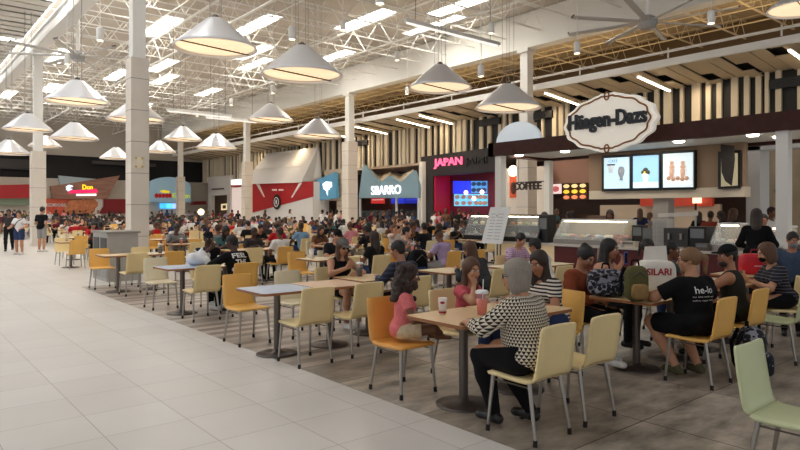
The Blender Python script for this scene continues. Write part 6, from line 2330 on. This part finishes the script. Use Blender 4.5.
# ------------------------------------------------------------------ the rest of the seating, row after row
rows_u = [9.8, 13.3, 16.6, 19.8, 22.9, 26.0, 29.1, 32.3, 35.4, 38.6, 41.8, 45.0, 48.2, 51.4, 54.6, 57.8]
GRID = []
WANT = [(7.7, 12.7, 1, 'm_back', 'white'), (7.98, 16, 1, 'm_eat', 'red'), (8.6, 16, 1, 'm_back', 'red'), (8.0, 9.1, 1, 'm_cap', 'lilac'), (8.2, 10.4, -1, 'm_talk', 'grey'), (7.2, 13.9, -1, 'm_eat', 'charcoal'), (9.0, 13.9, -1, 'f_eat', 'brown'), (6.6, 17.2, -1, 'm_eat', 'grey'), (9.7, 16, 1, 'm_upright', 'sky-blue'), (11.2, 16, 1, 'f_bun', 'pink')]
cw = ['cream']*7 + ['pale']*3 + ['yellow']*3 + ['green'] + ['orange']
rg = random.Random(77)
SPECIAL = {(2, 1, 0, 1): None}
for ri, u in enumerate(rows_u):
    vs = []
    vstart = 6.3 if ri <= 1 or u > 24 else (5.0 if u > 21 else 3.75)
    vmax = 10.6 if u < 12.5 else 21.8
    v = vstart
    gi = 0
    while v < vmax:
        for dv in (0, .71):
            x = v+dv+(.5 if ri % 2 and ri > 1 else 0)
            if x > vmax:
                continue
            if abs(x-BV1) < .95 and min(abs(u-c) for c in (18.7, 33.3, 48, 63)) < 1.4:
                continue
            if x < 5.1 and 14.6 < u < 17.2:
                continue
            GRID.append((ri, gi, x, u))
            gi += 1
        v += 2.55 if ri < 4 else 2.45
for ri, gi, x, u in GRID:
    near = u < 14
    tb = table(x, u, rg.choice(['oak', 'cream', 'cream', 'pink', 'blue'] if near else ['oak', 'cream', 'cream', 'pink']))
    tb['row'], tb['col'] = ri, gi
    sides = []
    for face in (1, -1):
        if rg.random() < .04:
            continue
        dy = rg.uniform(.60, .70)
        cu = u - face*dy
        cx = x + rg.uniform(-.04, .04)
        c = chair(cx, cu, face, rg.choice(cw), near=near, dyaw=rg.uniform(-.1, .1))
        c['row'], c['col'], c['side'] = ri, gi, face
        occ = .74 if x > 5.2 else .42
        if u > 30:
            occ += .14
        if x < 5.2 and u < 24:
            occ = .25
        want = None
        for k_, (wv, wu, wf, kk, ss) in enumerate(WANT):
            if wf == face and abs(wu-cu) < 1.0 and abs(wv-cx) < .9:
                want = WANT.pop(k_)
                break
        if want:
            p = crowd_person(cx, cu, face, kind=want[3], shirt=want[4])
            p['row'], p['col'], p['side'] = ri, gi, face
        elif rg.random() < occ:
            kd = rp.random()
            if kd < .13:
                p = crowd_person(cx, cu, face, scale=rp.uniform(.68, .8), z=.06)
            else:
                p = crowd_person(cx, cu, face)
            p['row'], p['col'], p['side'] = ri, gi, face
    if u < 34 and rg.random() < .8:
        k = rg.choice((0, 0, 2, 3, 1))
        c = cup(k, x+rg.uniform(-.2, .2), u+rg.uniform(-.22, .22), s=rg.uniform(.9, 1.25), rz=rg.uniform(0, 6))
        c['row'], c['col'], c['kindw'] = ri, gi, CUPS[k][1]

# standing crowd before the shops and at the far wall
STANDERS = []
SPOTS_TAKEN = [(p_.location.x, p_.location.y) for p_ in PEOPLE] + [(BV2, c_) for c_ in (18.4, 32.5, 46.9, 61.4)] + [(BV1, c_) for c_ in (48, 63)] + [(g_[2], g_[3]+d_) for g_ in GRID for d_ in (-.45, 0, .45)]
rs = random.Random(31)
def stander(v, u, face, where, **kw):
    for _ in range(12):
        if all((v-a)**2+(u-c)**2 > .36 for a, c in SPOTS_TAKEN):
            break
        v, u = v+rs.uniform(-.35, .35), u+rs.uniform(-.5, .5)
    SPOTS_TAKEN.append((v, u))
    p = crowd_person(v, u, face, seated=False, dyaw=rs.uniform(-.6, .6), scale=rs.uniform(.92, 1.04), **kw)
    p['where'] = where
    STANDERS.append(p)
    return p


for px, v, where in [(322, 23.8, 'below the square blue sign'), (327, 24.5, 'below the square blue sign'), (331, 24.2, 'below the square blue sign'), (336, 23.6, 'below the square blue sign'), (341, 24.6, 'below the square blue sign'),
                     (364, 24.4, 'below the zigzag-topped sign'), (370, 24.8, 'below the zigzag-topped sign'), (377, 24.0, 'below the zigzag-topped sign'), (383, 24.7, 'below the zigzag-topped sign'), (389, 24.2, 'below the zigzag-topped sign'), (396, 24.6, 'below the zigzag-topped sign'), (402, 24.0, 'below the zigzag-topped sign'), (408, 24.6, 'below the zigzag-topped sign'), (414, 24.3, 'below the zigzag-topped sign'),
                     (434, 24.2, 'before the Japanese shop'), (440, 24.8, 'before the Japanese shop'), (446, 24.1, 'before the Japanese shop'), (452, 24.7, 'before the Japanese shop'), (459, 24.3, 'before the Japanese shop'), (465, 25.0, 'before the Japanese shop'), (472, 24.4, 'before the Japanese shop'), (478, 25.0, 'before the Japanese shop'),
                     (208, 24.5, 'near the hall corner'), (213, 25.2, 'near the hall corner'), (219, 24.6, 'near the hall corner'), (226, 25.3, 'near the hall corner'), (232, 24.5, 'near the white shop'), (238, 25.4, 'near the white shop'), (244, 24.8, 'near the white shop'), (250, 24.4, 'near the white shop'), (265, 24.3, 'before the barn-roofed kiosk'), (290, 24.5, 'before the barn-roofed kiosk'),
                     (556, 22.5, 'behind the ice-cream kiosk'), (563, 20.0, 'behind the ice-cream kiosk'), (572, 23.0, 'behind the ice-cream kiosk'), (640, 20, 'behind the ice-cream kiosk'), (649, 22, 'behind the ice-cream kiosk'), (699, 20, 'behind the ice-cream kiosk'), (710, 17.2, 'behind the ice-cream kiosk'), (722, 19, 'behind the ice-cream kiosk'), (771, 16.5, 'near the marble wall'), (733, 16.2, 'behind the ice-cream kiosk')]:
    q = onV(px, 211, v)
    stander(q.x, q.y, rs.choice((-PI/2, -PI/2, PI/2, 0, PI)), where)
for px, where in [(3, 'under the red fascia'), (8, 'under the red fascia'), (13, 'under the red fascia'), (18, 'under the red fascia'), (24, 'under the red fascia'), (50, 'under the wooden sign'), (56, 'under the wooden sign'), (61, 'under the wooden sign'), (68, 'under the wooden sign'), (74, 'under the wooden sign'), (80, 'under the wooden sign'), (86, 'under the wooden sign'), (92, 'under the wooden sign'), (98, 'under the dark red panel'), (103, 'under the dark red panel'), (109, 'under the dark red panel'), (114, 'under the dark red panel'), (120, 'under the dark red panel'),
                  (152, 'under the half-round sign'), (157, 'under the half-round sign'), (162, 'under the half-round sign'), (167, 'under the half-round sign'), (172, 'under the half-round sign'), (177, 'under the half-round sign'), (189, 'under the half-round sign'), (195, 'under the dark red awning'), (202, 'under the dark red awning')]:
    u_ = rs.uniform(60.3, 64.3)
    q = onU(px, 211, u_)
    if abs(q.x-BV1) < .8 and abs(u_-63) < .8:
        u_ = 61.5
    stander(q.x, u_, rs.choice((0, 0, 0, PI, PI/2)), where)
# kiosk staff behind the counters
crowd_person(13.55, 8.3, PI/2, seated=False, kind='sf_reach', shirt='black', dyaw=0)['where'] = 'serving inside the ice-cream kiosk'
STANDERS.append(PEOPLE[-1])
crowd_person(13.5, 4.9, PI/2, seated=False, kind='sm_reach', shirt='red', dyaw=.3)['where'] = 'serving inside the ice-cream kiosk'
STANDERS.append(PEOPLE[-1])
crowd_person(13.5, 10.2, PI/2, seated=False, kind='sm_stand', shirt='white', dyaw=0)['where'] = 'serving inside the ice-cream kiosk'
STANDERS.append(PEOPLE[-1])
# persons walking the left aisle in the distance
for px, py, k, sh in ((30, 236, 'sf_walk', 'grey'), (2, 240, 'sm_walk', 'maroon'), (25, 232, 'sm_stand', 'olive')):
    q = onF(px, py)
    p = crowd_person(q.x, q.y, 2.6, seated=False, kind=k, shirt=sh)
    p['where'] = 'on the white aisle at left'
    STANDERS.append(p)

# ------------------------------------------------------------------ leave out what the photo shows nothing of
bpy.context.view_layer.update()
dg = bpy.context.evaluated_depsgraph_get()
eye = Vector((0, 0, EYE))


def on_screen(p):
    d = p.x*FW[0]+p.y*FW[1]
    if d < .3:
        return None
    l = p.x*RT[0]+p.y*RT[1]
    return 400+FOC*l/d, HOR-FOC*(p.z-EYE)/d


def tree(o):
    out = [o]
    for c in kids(o):
        out += tree(c)
    return out


kill = []
UNSEEN = [[43, 54, 55, 56, 57, 58, 60, 62, 63, 75, 76, 78, 81, 82, 84, 85, 86, 87, 88, 89, 92, 96, 98, 102, 103, 104, 112, 119, 120, 125, 126, 131, 132, 135, 136, 140, 142, 152, 154, 163, 164, 169, 170, 172, 177, 181, 182, 183, 184, 186, 187, 189, 198, 199, 211, 214, 216, 224, 231, 233, 243, 244, 247, 248, 249, 251, 253, 255, 263, 266, 268, 277, 279, 289, 290, 292, 293, 299, 303, 304, 306, 311, 312, 313, 314, 315, 317, 320, 324, 325, 329, 330, 335, 336, 339, 342, 345, 346, 347, 348, 351, 354, 358, 359, 361, 363, 364, 365, 368, 369, 370, 371, 372, 374, 375, 377, 383, 384, 385, 386, 391, 395, 396, 397, 398, 399, 400, 401, 402, 405, 406, 407, 408, 410, 411, 413, 414, 415, 416, 418],
          [29, 30, 33, 44, 45, 46, 89, 96, 98, 104, 118, 128, 129, 132, 140, 155, 161, 165, 166, 168, 174, 177, 182, 183, 189, 192, 194, 195, 197, 202, 203, 208, 209, 210, 211, 213, 214, 217, 218],
          [16, 17, 19, 21, 22, 32, 37, 38, 39, 40, 46, 54, 59, 64, 71, 76, 86, 95, 100, 101, 103, 121, 122, 134, 144, 152, 162, 165, 166, 167, 169, 171, 173, 183, 185, 194, 196, 206, 208, 209, 215, 219, 220, 222, 227, 228, 229, 230, 231, 234, 238, 239, 243, 248, 249, 252, 255, 256, 258, 259, 260, 261, 266, 270, 272, 274, 275, 278, 279, 280, 281, 282, 284, 285, 292, 293, 294, 302, 303, 304, 305, 306, 307, 308, 309, 312, 313, 314, 316, 318, 319, 320, 322, 353, 354, 381],
          [8, 14, 16, 17, 24, 25, 26, 27, 31, 33, 36, 37, 38, 42, 43, 46, 48, 49, 51, 52, 55, 59, 60, 61, 62, 65, 66, 67, 68, 69, 71, 72, 75, 76]]


cups = [o for o in SC.objects if o.parent is None and o.name.startswith('drink_cup')]
for li, lst in enumerate((CHAIRS, TABLES, PEOPLE, cups)):
    keep = []
    for i, o in enumerate(lst):
        if 'row' not in o and 'where' not in o:
            keep.append(o)
            continue
        k_ = (li, i)
        out = i in UNSEEN[li]
        (kill if out else keep).append(o)
    lst[:] = keep
gone = set()
for o in kill:
    for x in tree(o):
        gone.add(x)
STANDERS = [o for o in STANDERS if o not in gone]
cups = [o for o in cups if o not in gone]
CPROTO.clear(); TPROTO.clear(); CUP0.clear()
bpy.data.batch_remove(list(gone))

# ------------------------------------------------------------------ what each repeat is called
ROW = ['fourth', 'fifth', 'sixth', 'seventh', 'eighth', 'ninth', 'tenth', 'eleventh', 'twelfth', 'thirteenth', 'fourteenth', 'fifteenth', 'sixteenth', 'seventeenth', 'eighteenth', 'nineteenth']
for o in TABLES:
    if 'row' in o:
        o['label'] = '%s table, %s in the %s row from the front' % (o['color_word'], ORD[o['col']], ROW[o['row']])
for o in CHAIRS:
    if 'row' in o:
        o['label'] = '%s chair on the %s side of %s table, %s row from front' % (o['color_word'], 'near' if o['side'] == 1 else 'far', ORD[o['col']], ROW[o['row']])
for o in PEOPLE:
    if 'row' in o:
        o['label'] = '%s, %s side of %s table, %s row' % (o['desc'].replace(' person', ' sitter').replace(' in a ', ' in ').replace(' in an ', ' in '), 'near' if o['side'] == 1 else 'far', ORD[o['col']], ROW[o['row']])
        o['group'] = 'people seated in the crowded rows'
for o in cups:
    if 'row' in o:
        o['label'] = '%s cup on the %s table of the %s row from the front' % (o['kindw'], ORD[o['col']], ROW[o['row']])
by = {}
for o in STANDERS:
    by.setdefault(o['where'], []).append(o)
for wh, lst in by.items():
    lst.sort(key=lambda o: on_screen(o.matrix_world.translation + Vector((0, 0, 1)))[0])
    for i, o in enumerate(lst):
        o['label'] = '%s standing %s, %s from left' % (o['desc'].replace(' in a ', ' in ').replace(' in an ', ' in '), wh, ORD[i])
        o['group'] = 'people standing ' + wh
for o in list(SC.objects):
    for k in ('row', 'col', 'side', 'desc', 'where', 'color_word', 'kindw', 'used'):
        if k in o:
            del o[k]

# ------------------------------------------------------------------ light
def area(name, loc, sx, sy, power, rgb, rot=(0, 0, 0)):
    l = bpy.data.lights.new(name, 'AREA')
    l.shape = 'RECTANGLE'
    l.size, l.size_y = sx, sy
    l.energy = power
    l.color = s2l(rgb)
    o = bpy.data.objects.new(name, l)
    COL.objects.link(o)
    o.location = loc
    o.rotation_euler = rot
    return o


w = bpy.data.worlds.new('daylight')
SC.world = w
w.use_nodes = True
w.node_tree.nodes['Background'].inputs[0].default_value = (*s2l((238, 240, 245)), 1)
w.node_tree.nodes['Background'].inputs[1].default_value = .48

SC.view_settings.view_transform = 'Standard'
SC.view_settings.look = 'None'
SC.view_settings.gamma = 1
SC.view_settings.exposure = .12
for i, y in enumerate((8, 24, 42)):
    area('rooflight_daylight', (-3, y, 9.4), 7, 12, (230, 600, 600)[i], (245, 248, 255))
for v, u in SKY:
    area('skylight_daylight', (v, u, ZD+.25), SW*.9, SL*.9, 110, (255, 250, 242))
# unseen warm fill added above the planked eave for the tan ceiling, and the strip of lamps under the ice-cream kiosk ceiling
for y in (8, 18, 28, 38, 48, 58):
    area('eave_fill', (26.0, y, 7.6), 1.0, 8.0, 90, (255, 214, 150), (PI, 0, 0))
for y in (1.8, 4.8, 7.8, 10.2):
    area('kiosk_downlight', (KV+1.2, y, 3.08), .8, 1.6, 14, (255, 244, 226))
for i, y in enumerate((12, 20, 28, 36, 44, 52)):
    area('eave_tube_light', (25.3, y, 6.8), 2.6, .3, 45, (255, 226, 186), (0, ang, 0))
